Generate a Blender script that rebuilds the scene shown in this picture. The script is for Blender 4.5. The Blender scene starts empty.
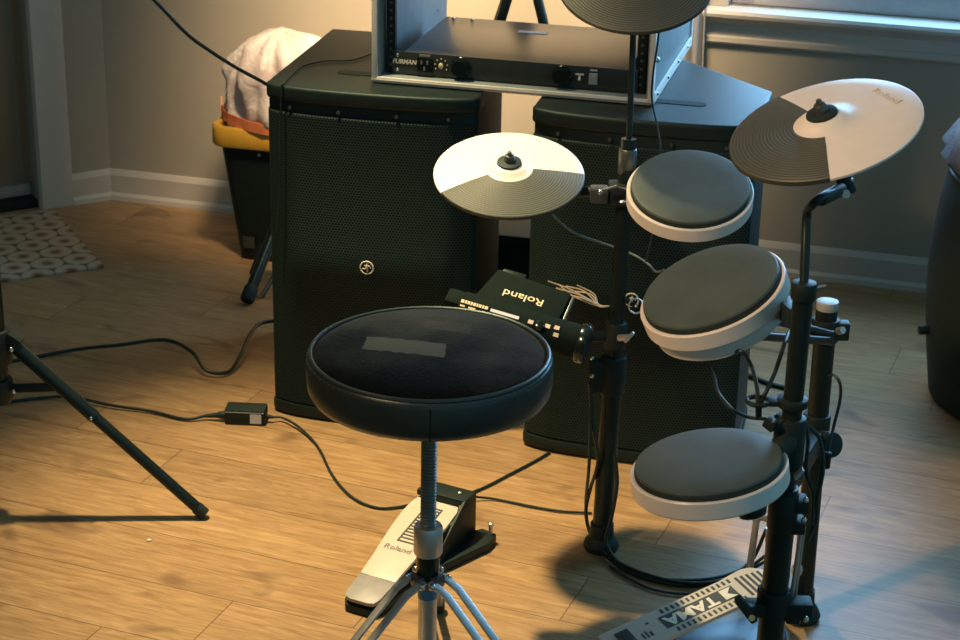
import bpy, bmesh, math, random
from mathutils import Vector, Matrix, noise as mnoise
from math import sin, cos, pi, radians, sqrt, tan, atan2
random.seed(4)
SC = bpy.context.scene
COL = SC.collection
V = Vector
F_PX, PITCH, ROLL, CAM_H = 1900.0, radians(22.0), radians(1.17), 1.66

# ------------------------------------------------------------------ camera
_fw = V((0, cos(PITCH), -sin(PITCH))); _up = V((0, sin(PITCH), cos(PITCH))); _rt = V((1, 0, 0))
CR = _rt*cos(ROLL) + _up*sin(ROLL); CU = _up*cos(ROLL) - _rt*sin(ROLL); CC = V((0, 0, CAM_H))
cd = bpy.data.cameras.new('camera'); cam = bpy.data.objects.new('camera', cd); COL.objects.link(cam)
m3 = Matrix((CR, CU, -_fw)).transposed()
cam.matrix_world = Matrix.Translation(CC) @ m3.to_4x4()
cd.sensor_width = 36.0; cd.lens = F_PX/960*36; cd.clip_start = .05
cd.dof.use_dof = True; cd.dof.focus_distance = 3.0; cd.dof.aperture_fstop = 13.0
SC.camera = cam

# survey helpers: a sighting from the camera meets a height or a distance in the room
def ray(px, py): return _fw + CR*((px-480)/F_PX) - CU*((py-320)/F_PX)
def atz(px, py, z):
    d = ray(px, py); return CC + d*((z-CAM_H)/d.z)
def aty(px, py, y):
    d = ray(px, py); return CC + d*(y/d.y)

# ------------------------------------------------------------------ materials
class NT:
    def __init__(s, name):
        s.m = bpy.data.materials.new(name); s.m.use_nodes = True
        s.t = s.m.node_tree; s.p = s.t.nodes['Principled BSDF']
    def n(s, typ, **kw):
        x = s.t.nodes.new(typ)
        for k, v in kw.items(): setattr(x, k, v)
        return x
    def l(s, a, b): s.t.links.new(a, b)
    def val(s, sock, v):
        if isinstance(v, (int, float, tuple, list)): sock.default_value = v
        else: s.l(v, sock)
    def math(s, op, a, b=0.0, c=0.0):
        x = s.n('ShaderNodeMath', operation=op)
        s.val(x.inputs[0], a); s.val(x.inputs[1], b); s.val(x.inputs[2], c)
        return x.outputs[0]
    def vm(s, op, a, b=(0, 0, 0), c=(0, 0, 0)):
        x = s.n('ShaderNodeVectorMath', operation=op)
        s.val(x.inputs[0], a); s.val(x.inputs[1], b)
        if op in ('MULTIPLY_ADD', 'WRAP'): s.val(x.inputs[2], c)
        return x.outputs['Value'] if op in ('LENGTH', 'DISTANCE', 'DOT_PRODUCT') else x.outputs['Vector']
    def coord(s): return s.n('ShaderNodeTexCoord').outputs['Object']
    def sep(s, v):
        x = s.n('ShaderNodeSeparateXYZ'); s.l(v, x.inputs[0]); return x.outputs
    def comb(s, x, y, z=0.0):
        c = s.n('ShaderNodeCombineXYZ'); s.val(c.inputs[0], x); s.val(c.inputs[1], y); s.val(c.inputs[2], z); return c.outputs[0]
    def noise(s, vec, scale, detail=4.0, rough=.55, dist=0.0):
        x = s.n('ShaderNodeTexNoise'); s.l(vec, x.inputs['Vector'])
        x.inputs['Scale'].default_value = scale; x.inputs['Detail'].default_value = detail
        x.inputs['Roughness'].default_value = rough; x.inputs['Distortion'].default_value = dist
        return x.outputs['Fac']
    def white(s, v):
        x = s.n('ShaderNodeTexWhiteNoise', noise_dimensions='2D'); s.l(v, x.inputs['Vector']); return x.outputs['Value']
    def ramp(s, fac, stops):
        x = s.n('ShaderNodeValToRGB'); s.l(fac, x.inputs[0]); e = x.color_ramp.elements
        while len(e) < len(stops): e.new(.5)
        for k, (p, c) in enumerate(stops):
            e[k].position = p; e[k].color = (c[0], c[1], c[2], 1) if len(c) == 3 else c
        return x.outputs[0]
    def mix(s, fac, a, b, mode='MIX'):
        x = s.n('ShaderNodeMix', data_type='RGBA', blend_type=mode)
        s.val(x.inputs[0], fac)
        for i, v in ((6, a), (7, b)):
            if isinstance(v, tuple): x.inputs[i].default_value = (v[0], v[1], v[2], 1)
            else: s.l(v, x.inputs[i])
        return x.outputs[2]
    def bump(s, h, strength=.3, dist=.002):
        b = s.n('ShaderNodeBump'); b.inputs['Strength'].default_value = strength; b.inputs['Distance'].default_value = dist
        s.l(h, b.inputs['Height']); s.l(b.outputs[0], s.p.inputs['Normal'])
    def base(s, c):
        if isinstance(c, tuple): s.p.inputs['Base Color'].default_value = (*c, 1)
        else: s.l(c, s.p.inputs['Base Color'])
    def hexd(s, vec, pitch):
        """distance to the nearest centre of a hexagonal lattice, 0 at centres"""
        sc = s.vm('SCALE', vec); s.t.nodes[-1].inputs['Scale'].default_value = 1/pitch
        S = (1.0, 1.7320508, 1.0); H = (.5, .8660254, 0)
        a = s.vm('SUBTRACT', s.vm('MULTIPLY', s.vm('FRACTION', s.vm('DIVIDE', sc, S)), S), H)
        b = s.vm('SUBTRACT', s.vm('MULTIPLY', s.vm('FRACTION', s.vm('DIVIDE', s.vm('SUBTRACT', sc, H), S)), S), H)
        fl = (1, 1, 0)
        return s.math('MINIMUM', s.vm('LENGTH', s.vm('MULTIPLY', a, fl)), s.vm('LENGTH', s.vm('MULTIPLY', b, fl)))

def plain(name, col, rough=.5, metal=0.0, var=.12, scale=40, bump=0.0, bd=.001, spec=.5, coat=0.0, sheen=0.0):
    k = NT(name); co = k.coord(); nz = k.noise(co, scale)
    lo = tuple(c*(1-var) for c in col); hi = tuple(min(1, c*(1+var)) for c in col)
    k.base(k.ramp(nz, [(.3, lo), (.7, hi)]))
    k.p.inputs['Roughness'].default_value = rough; k.p.inputs['Metallic'].default_value = metal
    k.p.inputs['Specular IOR Level'].default_value = spec
    if max(col) < .03: k.p.inputs['Specular Tint'].default_value = (.72, 1.0, .94, 1)
    if coat: k.p.inputs['Coat Weight'].default_value = coat
    if sheen:
        k.p.inputs['Sheen Weight'].default_value = sheen; k.p.inputs['Sheen Roughness'].default_value = .5
    if bump: k.bump(k.noise(co, scale*6, 3), bump, bd)
    return k.m

M = {}
M['black_plastic'] = plain('black_plastic', (.012, .019, .017), .5, bump=.15, spec=.3)
M['matte_black'] = plain('matte_black', (.006, .012, .010), .8, spec=.10)
M['black_tube'] = plain('black_tube', (.009, .015, .014), .32, spec=.35)
M['black_rubber'] = plain('black_rubber', (.011, .016, .014), .65)
M['black_gloss'] = plain('black_gloss', (.006, .010, .009), .18)
M['cabinet'] = plain('cabinet_paint', (.011, .019, .018), .48, scale=60, bump=.5, bd=.0006, spec=.3)
M['cable'] = plain('cable_rubber', (.012, .019, .017), .45)
M['pale_cable'] = plain('pale_cable', (.10, .15, .16), .4)
M['white_plastic'] = plain('white_plastic', (.72, .69, .64), .34, var=.03)
M['cream_plastic'] = plain('cream_plastic', (.60, .54, .44), .4, var=.04)
M['pad_rubber'] = plain('pad_rubber', (.062, .086, .074), .5, var=.16, scale=14, bump=.2, bd=.0005)
M['chrome'] = plain('chrome', (.62, .62, .60), .22, 1.0, var=.05)
M['steel'] = plain('brushed_steel', (.56, .56, .54), .38, .85, var=.08)
M['dark_steel'] = plain('dark_steel', (.22, .24, .23), .4, .5)
M['alu'] = plain('aluminium_trim', (.84, .80, .73), .4, .15, var=.05)
M['brass'] = plain('brass', (.70, .50, .22), .3, 1.0)
M['rack_grey'] = plain('rack_laminate', (.24, .29, .30), .45, var=.1)
M['amp_top'] = plain('amp_lid', (.075, .070, .066), .28, .3, var=.06)
M['amp_face'] = plain('amp_face', (.036, .044, .040), .35, .2)
M['print'] = plain('pale_print', (.80, .74, .60), .5, var=.02)
M['grey_print'] = plain('grey_print', (.22, .20, .17), .5, var=.02)
M['gold_print'] = plain('gold_print', (.72, .62, .40), .4, var=.03)
M['screen'] = plain('display_strip', (.62, .66, .78), .2, var=.03)
M['label'] = plain('paper_label', (.70, .70, .74), .5, var=.03)
M['yellow'] = plain('yellow_plastic', (.80, .44, .05), .4, var=.06)
M['orange'] = plain('orange_strap', (.80, .24, .10), .45)
M['blue_tape'] = plain('blue_tape', (.05, .22, .40), .4)
M['red_tape'] = plain('red_tape', (.55, .06, .03), .4)
M['vinyl'] = plain('black_vinyl', (.014, .020, .020), .36, bump=.35, bd=.0006, spec=.6)
M['grey_cloth'] = plain('grey_cloth', (.20, .21, .24), .9, var=.2, scale=25, bump=.5, bd=.004)
M['dark_cloth'] = plain('dark_upholstery', (.012, .019, .017), .85, var=.2, bump=.4)
M['wall'] = plain('wall_paint', (.40, .365, .29), .7, var=.03, scale=4, bump=.08)
M['trim'] = plain('trim_paint', (.58, .54, .47), .42, var=.03, scale=6)
M['door'] = plain('door_paint', (.25, .19, .12), .5, var=.04, scale=5)
M['sash'] = plain('sash_paint', (.62, .60, .64), .4, var=.03)
M['curtain'] = plain('curtain_cloth', (.36, .36, .36), .9, var=.06, scale=20)
M['pedal_grey'] = plain('heel_grey', (.30, .28, .26), .45)
M['gunmetal'] = plain('gunmetal', (.12, .13, .12), .35, .7)
M['tama_base'] = plain('blue_grey_base', (.10, .14, .16), .35, .3)
M['tread'] = plain('tread_black', (.045, .052, .046), .6)
M['grey_cap'] = plain('grey_cap', (.36, .39, .38), .4)
M['shade_fill'] = plain('shade_black', (.01, .012, .01), .8)  # near-black standing for shade in the handle slots and under the door

# translucent white bin liner
k = NT('bin_liner'); co = k.coord()
k.base(k.ramp(k.noise(co, 14, 5), [(.3, (.62, .52, .47)), (.7, (.80, .72, .67))]))
k.p.inputs['Roughness'].default_value = .32; k.p.inputs['Subsurface Weight'].default_value = .25
k.p.inputs['Subsurface Radius'].default_value = (.03, .02, .015); k.p.inputs['Subsurface Scale'].default_value = .5
k.bump(k.noise(co, 22, 5, .6, 1.2), .6, .012); M['liner'] = k.m

# speaker grille: staggered perforations
k = NT('speaker_grille'); s = k.sep(k.coord())
h = k.hexd(k.comb(s[0], s[2], 0.0), .0063)
k.base(k.ramp(h, [(.30, (.005, .0095, .0088)), (.46, (.025, .046, .042))]))
k.p.inputs['Roughness'].default_value = .6; k.p.inputs['Specular IOR Level'].default_value = .15; k.p.inputs['Specular Tint'].default_value = (.72, 1, .94, 1)
k.bump(k.math('MINIMUM', h, .42), .5, .003); M['grille'] = k.m

# cymbal playing surface: concentric ridges
k = NT('cymbal_rubber'); s = k.sep(k.coord())
r = k.math('SQRT', k.math('ADD', k.math('MULTIPLY', s[0], s[0]), k.math('MULTIPLY', s[1], s[1])))
w = k.math('SINE', k.math('MULTIPLY', r, 2*pi/.0046))
k.base(k.mix(k.math('MULTIPLY_ADD', w, .5, .5), (.038, .045, .034), (.085, .094, .073)))
k.p.inputs['Roughness'].default_value = .5; k.bump(w, .5, .0008); M['cymbal_rubber'] = k.m

# throne top: worn black velour with two pale scuffed patches
k = NT('black_velour'); co = k.coord(); s = k.sep(co)
nz = k.noise(co, 160, 3); big = k.noise(co, 9, 4)
ed = k.noise(co, 60, 3)
def patch(x0, x1, y0, y1, sk):
    xx = k.math('ADD', k.math('ADD', s[0], k.math('MULTIPLY', s[1], sk)), k.math('MULTIPLY', k.math('SUBTRACT', ed, .5), .012))
    yy = k.math('ADD', k.math('ADD', s[1], k.math('MULTIPLY', s[0], .25)), k.math('MULTIPLY', k.math('SUBTRACT', ed, .5), .012))
    a = k.math('MULTIPLY', k.math('GREATER_THAN', xx, x0), k.math('LESS_THAN', xx, x1))
    b = k.math('MULTIPLY', k.math('GREATER_THAN', yy, y0), k.math('LESS_THAN', yy, y1))
    return k.math('MULTIPLY', a, b)
p1 = patch(-.091, .027, -.052, -.005, -.12); p2 = patch(-.010, .056, .046, .082, 0)
lint = k.math('GREATER_THAN', k.noise(co, 420, 1), .735)
rear_tone = k.math('ADD', big, k.math('MULTIPLY', s[1], 1.1))  # paler towards the back, broken up by noise
c0 = k.mix(k.math('MULTIPLY', k.ramp(rear_tone, [(.42, (0, 0, 0)), (.74, (1, 1, 1))]), .85), (.0015, .003, .003), (.024, .031, .028))
c1 = k.mix(k.math('MULTIPLY', p1, .85), c0, (.055, .066, .060)); c2 = k.mix(k.math('MULTIPLY', p2, .45), c1, (.034, .040, .036))
k.base(k.mix(k.math('MULTIPLY', lint, .35), c2, (.09, .10, .09)))
k.p.inputs['Roughness'].default_value = .9; k.p.inputs['Sheen Weight'].default_value = .04
k.p.inputs['Specular IOR Level'].default_value = .06
k.bump(nz, .5, .002); M['velour'] = k.m

# oak laminate planks
k = NT('oak_planks'); mp = k.n('ShaderNodeMapping'); mp.inputs['Rotation'].default_value = (0, 0, radians(21.0))
k.l(k.coord(), mp.inputs['Vector']); s = k.sep(mp.outputs[0])
PW, PL = .159, 1.22
v = k.math('ADD', s[1], 20.0 + .100); row = k.math('FLOOR', k.math('DIVIDE', v, PW))
off = k.math('MULTIPLY', k.white(k.comb(row, 3.0)), PL)
u = k.math('ADD', k.math('ADD', s[0], 20.0), off); colm = k.math('FLOOR', k.math('DIVIDE', u, PL))
pid = k.white(k.comb(row, colm))
fv = k.math('FRACT', k.math('DIVIDE', v, PW)); fu = k.math('FRACT', k.math('DIVIDE', u, PL))
seam_v = k.math('LESS_THAN', k.math('MINIMUM', fv, k.math('SUBTRACT', 1.0, fv)), .0075)
seam_u = k.math('LESS_THAN', k.math('MINIMUM', fu, k.math('SUBTRACT', 1.0, fu)), .0010)
seam = k.math('MAXIMUM', seam_v, seam_u)
shift = k.math('MULTIPLY', pid, 37.0)
gv = k.comb(k.math('ADD', k.math('MULTIPLY', s[0], 1.0), shift), k.math('MULTIPLY', s[1], 9.0), shift)
g1 = k.noise(gv, 5.0, 8, .68, 1.6)
gv2 = k.comb(k.math('ADD', k.math('MULTIPLY', s[0], .8), shift), k.math('MULTIPLY', s[1], 5.0), shift)
warp = k.noise(gv2, 2.2, 2, .5, .6)
rings = k.math('SINE', k.math('MULTIPLY', warp, 90.0))
gv3 = k.comb(k.math('ADD', k.math('MULTIPLY', s[0], 3.4), shift), k.math('MULTIPLY', s[1], 7.5), shift)
kn = k.noise(gv3, 1.7, 2, .5, .5)
wood = k.ramp(g1, [(.25, (.25, .138, .055)), (.5, (.43, .268, .122)), (.72, (.55, .36, .178))])
wood = k.mix(k.math('MULTIPLY', k.math('MULTIPLY_ADD', rings, .5, .5), .28), wood, (.28, .17, .085))
fine = k.noise(k.comb(k.math('ADD', k.math('MULTIPLY', s[0], 5.0), shift), k.math('MULTIPLY', s[1], 75.0), shift), 3.0, 4, .6)
wood = k.mix(k.ramp(fine, [(.48, (0, 0, 0)), (.68, (.42, .42, .42))]), wood, (.20, .11, .048))
tint = k.ramp(pid, [(0, (.82, .82, .82)), (.5, (.95, .94, .93)), (1, (1.0, 1.0, 1.0))])
wood = k.mix(1.0, wood, tint, 'MULTIPLY')
wood = k.mix(k.ramp(kn, [(.62, (0, 0, 0)), (.74, (.8, .8, .8))]), wood, (.15, .085, .045))
wood = k.mix(k.math('MULTIPLY', seam, .62), wood, (.05, .03, .02))
k.base(wood)
k.l(k.math('MULTIPLY_ADD', g1, .12, .34), k.p.inputs['Roughness']); k.p.inputs['Specular IOR Level'].default_value = .42
k.bump(k.math('SUBTRACT', k.math('MULTIPLY', g1, .15), seam), .25, .0015); M['floor'] = k.m

# doormat: cream hexagonal flowers with brown hearts
k = NT('hex_mat'); co = k.coord(); h = k.hexd(co, .082); nz = k.noise(co, 60, 3)
hh = k.math('ADD', h, k.math('MULTIPLY', k.math('SUBTRACT', nz, .5), .10))
c = k.ramp(hh, [(.08, (.17, .085, .04)), (.17, (.34, .22, .12)), (.27, (.47, .37, .24)), (.46, (.46, .36, .24)), (.515, (.12, .095, .065))])
k.base(c); k.p.inputs['Roughness'].default_value = .8; M['mat'] = k.m

k = NT('window_daylight'); k.base((.8, .85, .95)); k.p.inputs['Emission Color'].default_value = (.30, .62, 1.0, 1)
k.p.inputs['Emission Strength'].default_value = 11.5; k.p.inputs['Roughness'].default_value = .1; M['pane'] = k.m

# ------------------------------------------------------------------ mesh building
ROOT = {}
def basis(n, x=None):
    n = V(n).normalized()
    x = V(x) if x is not None else (V((1, 0, 0)) if abs(n.x) < .9 else V((0, 1, 0)))
    x = (x - n*x.dot(n)).normalized()
    return Matrix((x, n.cross(x), n)).transposed()
def frame(loc, n=(0, 0, 1), x=None): return Matrix.Translation(V(loc)) @ basis(n, x).to_4x4()

def spline(pts, sub=8):
    P = [V(p) for p in pts]
    if len(P) < 3: return P
    out = []
    for i in range(len(P)-1):
        a = P[i-1] if i else P[0]*2-P[1]; b = P[i]; c = P[i+1]; d = P[i+2] if i+2 < len(P) else P[-1]*2-P[-2]
        for j in range(sub):
            t = j/sub
            out.append(.5*((2*b)+(c-a)*t+(2*a-5*b+4*c-d)*t*t+(3*b-a-3*c+d)*t**3))
    out.append(P[-1]); return out

class MB:
    def __init__(s): s.b = bmesh.new()
    def _ring(s, pts): return [s.b.verts.new(p) for p in pts]
    def _bridge(s, a, b):
        n = len(a)
        for i in range(n): s.b.faces.new((a[i], a[(i+1) % n], b[(i+1) % n], b[i]))
    def box(s, c, size, mat=None, bevel=0.0):
        mat = mat or Matrix(); t = bmesh.new()
        bmesh.ops.create_cube(t, size=1.0)
        for v in t.verts: v.co = V((v.co.x*size[0], v.co.y*size[1], v.co.z*size[2]))
        if bevel: bmesh.ops.bevel(t, geom=t.edges[:], offset=bevel, segments=2, affect='EDGES', profile=.6)
        for v in t.verts: v.co = mat @ (v.co + V(c))
        s._merge(t); return s
    def _merge(s, t):
        me = bpy.data.meshes.new('t'); t.to_mesh(me); t.free(); s.b.from_mesh(me); bpy.data.meshes.remove(me)
    def prism(s, poly, z0, z1, mat=None, bevel=0.0, seg=2):
        mat = mat or Matrix(); t = bmesh.new()
        lo = [t.verts.new((x, y, z0)) for x, y in poly]; hi = [t.verts.new((x, y, z1)) for x, y in poly]
        t.faces.new(lo[::-1]); t.faces.new(hi); n = len(poly)
        for i in range(n): t.faces.new((lo[i], lo[(i+1) % n], hi[(i+1) % n], hi[i]))
        bmesh.ops.recalc_face_normals(t, faces=t.faces[:])
        if bevel: bmesh.ops.bevel(t, geom=[e for e in t.edges if len(e.link_faces) == 2 and e.calc_face_angle(0) > .35], offset=bevel, segments=seg, affect='EDGES', profile=.6)
        for v in t.verts: v.co = mat @ v.co
        s._merge(t); return s
    def lathe(s, prof, mat=None, seg=40, a0=0.0, a1=2*pi):
        mat = mat or Matrix(); full = abs(a1-a0) > 2*pi-1e-4
        n = seg if full else seg+1; rings = []
        for r, z in prof:
            if r < 1e-6: rings.append([s.b.verts.new(mat @ V((0, 0, z)))])
            else: rings.append([s.b.verts.new(mat @ V((r*cos(a0+(a1-a0)*i/seg), r*sin(a0+(a1-a0)*i/seg), z))) for i in range(n)])
        for a, b in zip(rings, rings[1:]):
            m = seg
            for i in range(m):
                j = (i+1) % n
                if len(a) == 1 and len(b) == 1: break
                if len(a) == 1: s.b.faces.new((a[0], b[j], b[i]))
                elif len(b) == 1: s.b.faces.new((a[i], a[j], b[0]))
                else: s.b.faces.new((a[i], a[j], b[j], b[i]))
        if not full and prof[0] == prof[-1]:
            pass
        return s
    def cyl(s, p0, p1, r0, r1=None, seg=20, rnd=0.0):
        r1 = r0 if r1 is None else r1; p0 = V(p0); p1 = V(p1); L = (p1-p0).length
        mt = frame(p0, p1-p0); q = min(rnd, L*.45)
        if rnd: pr = [(0, 0), (max(r0-q, 0), 0), (r0-q*.3, q*.3), (r0, q), (r1, L-q), (r1-q*.3, L-q*.3), (max(r1-q, 0), L), (0, L)]
        else: pr = [(0, 0), (r0, 0), (r1, L), (0, L)]
        return s.lathe(pr, mt, seg)
    def tube(s, pts, r, seg=8, sub=8, smooth=True, taper=None):
        P = spline(pts, sub) if smooth else [V(p) for p in pts]
        P = [p for i, p in enumerate(P) if i == 0 or (p-P[i-1]).length > 1e-5]
        t0 = (P[1]-P[0]).normalized(); nx = basis(t0).col[0].copy(); prev = None
        for i, p in enumerate(P):
            t = ((P[min(i+1, len(P)-1)]-P[max(i-1, 0)])).normalized()
            nx = (nx - t*nx.dot(t)).normalized(); ny = t.cross(nx)
            rr = r if taper is None else r*(1+(taper-1)*i/(len(P)-1))
            ring = s._ring([p+nx*rr*cos(2*pi*j/seg)+ny*rr*sin(2*pi*j/seg) for j in range(seg)])
            if prev: s._bridge(prev, ring)
            else: s.b.faces.new(ring[::-1])
            prev = ring
        s.b.faces.new(prev); return s
    def torus(s, R, r, mat=None, seg=40, rs=8, sx=1.0):
        mat = mat or Matrix(); rings = []
        for i in range(seg):
            a = 2*pi*i/seg
            rings.append(s._ring([mat @ V(((R+r*cos(b))*cos(a)*sx, (R+r*cos(b))*sin(a), r*sin(b))) for b in (2*pi*j/rs for j in range(rs))]))
        for i in range(seg): s._bridge(rings[i], rings[(i+1) % seg])
        return s
    def bar(s, p0, p1, w, t, up=(0, 0, 1), bevel=0.0):
        p0 = V(p0); p1 = V(p1); d = (p1-p0); L = d.length; x = d/L
        u = V(up); u = (u - x*u.dot(x)).normalized(); y = u.cross(x)
        mt = Matrix.Translation((p0+p1)/2) @ Matrix((x, y, u)).transposed().to_4x4()
        return s.box((0, 0, 0), (L, w, t), mt, bevel)
    def sphere(s, c, r, sc=(1, 1, 1), mat=None, seg=16):
        n = seg//2; pr = [(r*sin(pi*i/n), -r*cos(pi*i/n)) for i in range(n+1)]; pr[0] = (0, -r); pr[-1] = (0, r)
        return s.lathe(pr, (mat or Matrix()) @ Matrix.Translation(V(c)) @ Matrix.Diagonal((*sc, 1)), seg)
    def pieces(s, name, mat, parent):
        """every loose piece becomes a part of its own"""
        left = set(s.b.verts); out = []
        while left:
            stack = [left.pop()]; grp = set(stack)
            while stack:
                v = stack.pop()
                for e in v.link_edges:
                    o = e.other_vert(v)
                    if o not in grp: grp.add(o); left.discard(o); stack.append(o)
            m = MB(); mp = {v: m.b.verts.new(v.co) for v in grp}
            for f in {f for v in grp for f in v.link_faces}: m.b.faces.new([mp[v] for v in f.verts])
            out.append(m.build(name, mat, parent))
        s.b.free(); return out
    def build(s, name, mat, parent=None, angle=38, local=False):
        bmesh.ops.recalc_face_normals(s.b, faces=s.b.faces[:])
        me = bpy.data.meshes.new(name); o = bpy.data.objects.new(name, me); COL.objects.link(o)
        xf = Matrix()
        if parent is not None:
            o.parent = parent
            if not local: xf = ROOT[parent].inverted()
        elif not local:
            lo = V([min(v.co[i] for v in s.b.verts) for i in range(3)]); hi = V([max(v.co[i] for v in s.b.verts) for i in range(3)])
            base = V(((lo.x+hi.x)/2, (lo.y+hi.y)/2, lo.z)); xf = Matrix.Translation(-base); o.location = base
        ROOT[o] = Matrix() if parent is None and local else (ROOT[parent].copy() if parent is not None else Matrix.Translation(o.location))
        for v in s.b.verts: v.co = xf @ v.co
        s.b.to_mesh(me); s.b.free()
        for p in me.polygons: p.use_smooth = True
        me.set_sharp_from_angle(angle=radians(angle))
        me.materials.append(M[mat] if isinstance(mat, str) else mat)
        return o

def thing(name, label, cat, loc=(0, 0, 0), rz=0.0, group=None, n=None, x=None):
    o = bpy.data.objects.new(name, None); o.empty_display_size = .05; COL.objects.link(o)
    mt = frame(loc, n, x) if n is not None else Matrix.Translation(V(loc)) @ Matrix.Rotation(rz, 4, 'Z')
    o.matrix_world = mt; ROOT[o] = mt
    return tag(o, label, cat, group)
def tag(o, label, cat, group=None):
    o['label'] = label; o['category'] = cat
    if group: o['group'] = group
    return o
def struct(o): o['kind'] = 'structure'; return o
def copy_thing(src, loc, rz, label):
    r = src.copy(); COL.objects.link(r); r.matrix_world = Matrix.Translation(V(loc)) @ Matrix.Rotation(rz, 4, 'Z'); ROOT[r] = r.matrix_world.copy(); r['label'] = label
    for ch in list(src.children):
        c = ch.copy(); COL.objects.link(c); c.parent = r; ROOT[c] = ROOT[r]
        for g in list(ch.children):
            d = g.copy(); COL.objects.link(d); d.parent = c
    return r

def text(name, body, size, mt, mat, parent, depth=.0004, bold=0.0, sx=1.0, shear=0.0):
    cu = bpy.data.curves.new('lettering', 'FONT'); cu.body = body; cu.size = size; cu.extrude = depth; cu.offset = bold*size
    cu.shear = shear; cu.align_x = 'CENTER'; cu.align_y = 'CENTER'; cu.resolution_u = 3
    tmp = bpy.data.objects.new('lettering', cu); COL.objects.link(tmp)
    dg = bpy.context.evaluated_depsgraph_get(); dg.update()
    me = bpy.data.meshes.new_from_object(tmp.evaluated_get(dg)); bpy.data.objects.remove(tmp); bpy.data.curves.remove(cu)
    me.name = name
    xf = ROOT[parent].inverted() @ mt @ Matrix.Diagonal((sx, 1, 1, 1))
    me.transform(xf); me.materials.clear(); me.materials.append(M[mat])
    o = bpy.data.objects.new(name, me); COL.objects.link(o); o.parent = parent; return o

# ------------------------------------------------------------------ room
W0 = V((-1.0169, 4.9548, 0)); WD = V((.9632, -.2689, 0)); WN = V((.2689, .9632, 0))      # long wall: start, run, outward
def wl(s, n, z): return W0 + WD*s + WN*n + V((0, 0, z))
WM = Matrix.Translation(W0) @ Matrix((WD, WN, V((0, 0, 1)))).transposed().to_4x4()
LD = V((-.848, -.530, 0)).normalized(); LN = V((LD.y, -LD.x, 0))                      # door wall
if LN.dot(V((-1, 1, 0))) < 0: LN = -LN
LM = Matrix.Translation(W0) @ Matrix((LD, LN, V((0, 0, 1)))).transposed().to_4x4()

b = MB(); b.box((0.2, 2.6, -.05), (6.4, 7.0, .1)); fl = b.build('floor', 'floor', local=True); struct(fl)
WS0, WS1, WZ0, WZ1 = 1.66, 2.95, .665, 1.95
b = MB()
b.box((WS0/2-.0, .06, 1.2), (WS0, .12, 2.4), WM); b.box(((WS0+WS1)/2, .06, WZ0/2), (WS1-WS0, .12, WZ0), WM)
b.box(((WS0+WS1)/2, .06, (WZ1+2.4)/2), (WS1-WS0, .12, 2.4-WZ1), WM); b.box(((WS1+3.9)/2, .06, 1.2), (3.9-WS1, .12, 2.4), WM)
struct(b.build('wall_back', 'wall'))
DS0, DS1 = .205, 1.05
b = MB(); b.box((DS0/2, .06, 1.2), (DS0, .12, 2.4), LM); b.box(((DS0+DS1)/2, .06, 2.22), (DS1-DS0, .12, .36), LM); b.box(((DS1+1.5)/2, .06, 1.2), (1.5-DS1, .12, 2.4), LM)
struct(b.build('wall_left', 'wall'))
# baseboards with a stepped top and a quarter round at the foot
def board_prof(d): return [(0, 0), (-.022, 0), (-.020, .012), (-.012, .020), (-.012, .068), (-.008, .076), (-.004, .083), (0, .083)]
def run_prof(prof, mt, s0, s1):
    b = MB(); A = [b.b.verts.new(mt @ V((s0, y, z))) for y, z in prof]; B = [b.b.verts.new(mt @ V((s1, y, z))) for y, z in prof]
    b._bridge(A, B); b.b.faces.new(A); b.b.faces.new(B[::-1]); return b
struct(run_prof(board_prof(0), WM, .0, 3.9).build('baseboard_back', 'trim', angle=25))
struct(run_prof(board_prof(0), LM, .0, .115).build('baseboard_left', 'trim', angle=25))
# door and casing
d = run_prof([(0, 0), (-.016, 0), (-.018, .03), (-.013, .05), (-.014, .085), (0, .09)], LM @ Matrix.Translation(V((.115, 0, 0))) @ Matrix(((0, 0, 1, 0), (0, 1, 0, 0), (1, 0, 0, 0), (0, 0, 0, 1))), 0, 2.12)
struct(d.build('trim_1', 'trim'))
b = MB(); b.box(((DS0+DS1)/2+.012, .055, 1.035), (DS1-DS0-.024, .04, 1.99), LM, .003)
dr = struct(b.build('door_1', 'door'))
b = MB(); b.box(((DS0+DS1)/2, .030, .050), (DS1-DS0-.03, .014, .030), LM, .003); b.build('door_sweep', 'pedal_grey', dr)
b = MB(); b.box(((DS0+DS1)/2, .06, .012), (DS1-DS0, .10, .022), LM, .003); struct(b.build('door_gap_shade', 'shade_fill'))  # dark strip put in for the shade of the gap below the door
# window: sash, daylight pane, stool and apron
win = bpy.data.objects.new('window_1', None); COL.objects.link(win); win.matrix_world = WM @ Matrix.Translation(V((WS0, 0, WZ0))); ROOT[win] = win.matrix_world.copy(); struct(win)
b = MB()
b.box(((WS0+WS1)/2, .05, WZ0+.035), (WS1-WS0, .045, .07), WM, .004); b.box((WS0+.03, .05, (WZ0+WZ1)/2), (.06, .045, WZ1-WZ0), WM, .004)
b.box((WS1-.03, .05, (WZ0+WZ1)/2), (.06, .045, WZ1-WZ0), WM, .004); b.box(((WS0+WS1)/2, .05, WZ1-.03), (WS1-WS0, .045, .06), WM, .004)
b.box(((WS0+WS1)/2, .05, 1.33), (WS1-WS0, .045, .045), WM, .004)
b.build('sash', 'sash', win)
b = MB(); b.box(((WS0+WS1)/2, .058, (WZ0+WZ1)/2), (WS1-WS0-.08, .006, WZ1-WZ0-.1), WM); b.build('pane', 'pane', win)
st = run_prof([(.03, .640), (-.040, .640), (-.048, .645), (-.050, .653), (-.046, .661), (-.036, .665), (.03, .665)], WM, 1.585, 3.05)
st.build('window_stool', 'trim', win, angle=25)
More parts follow.
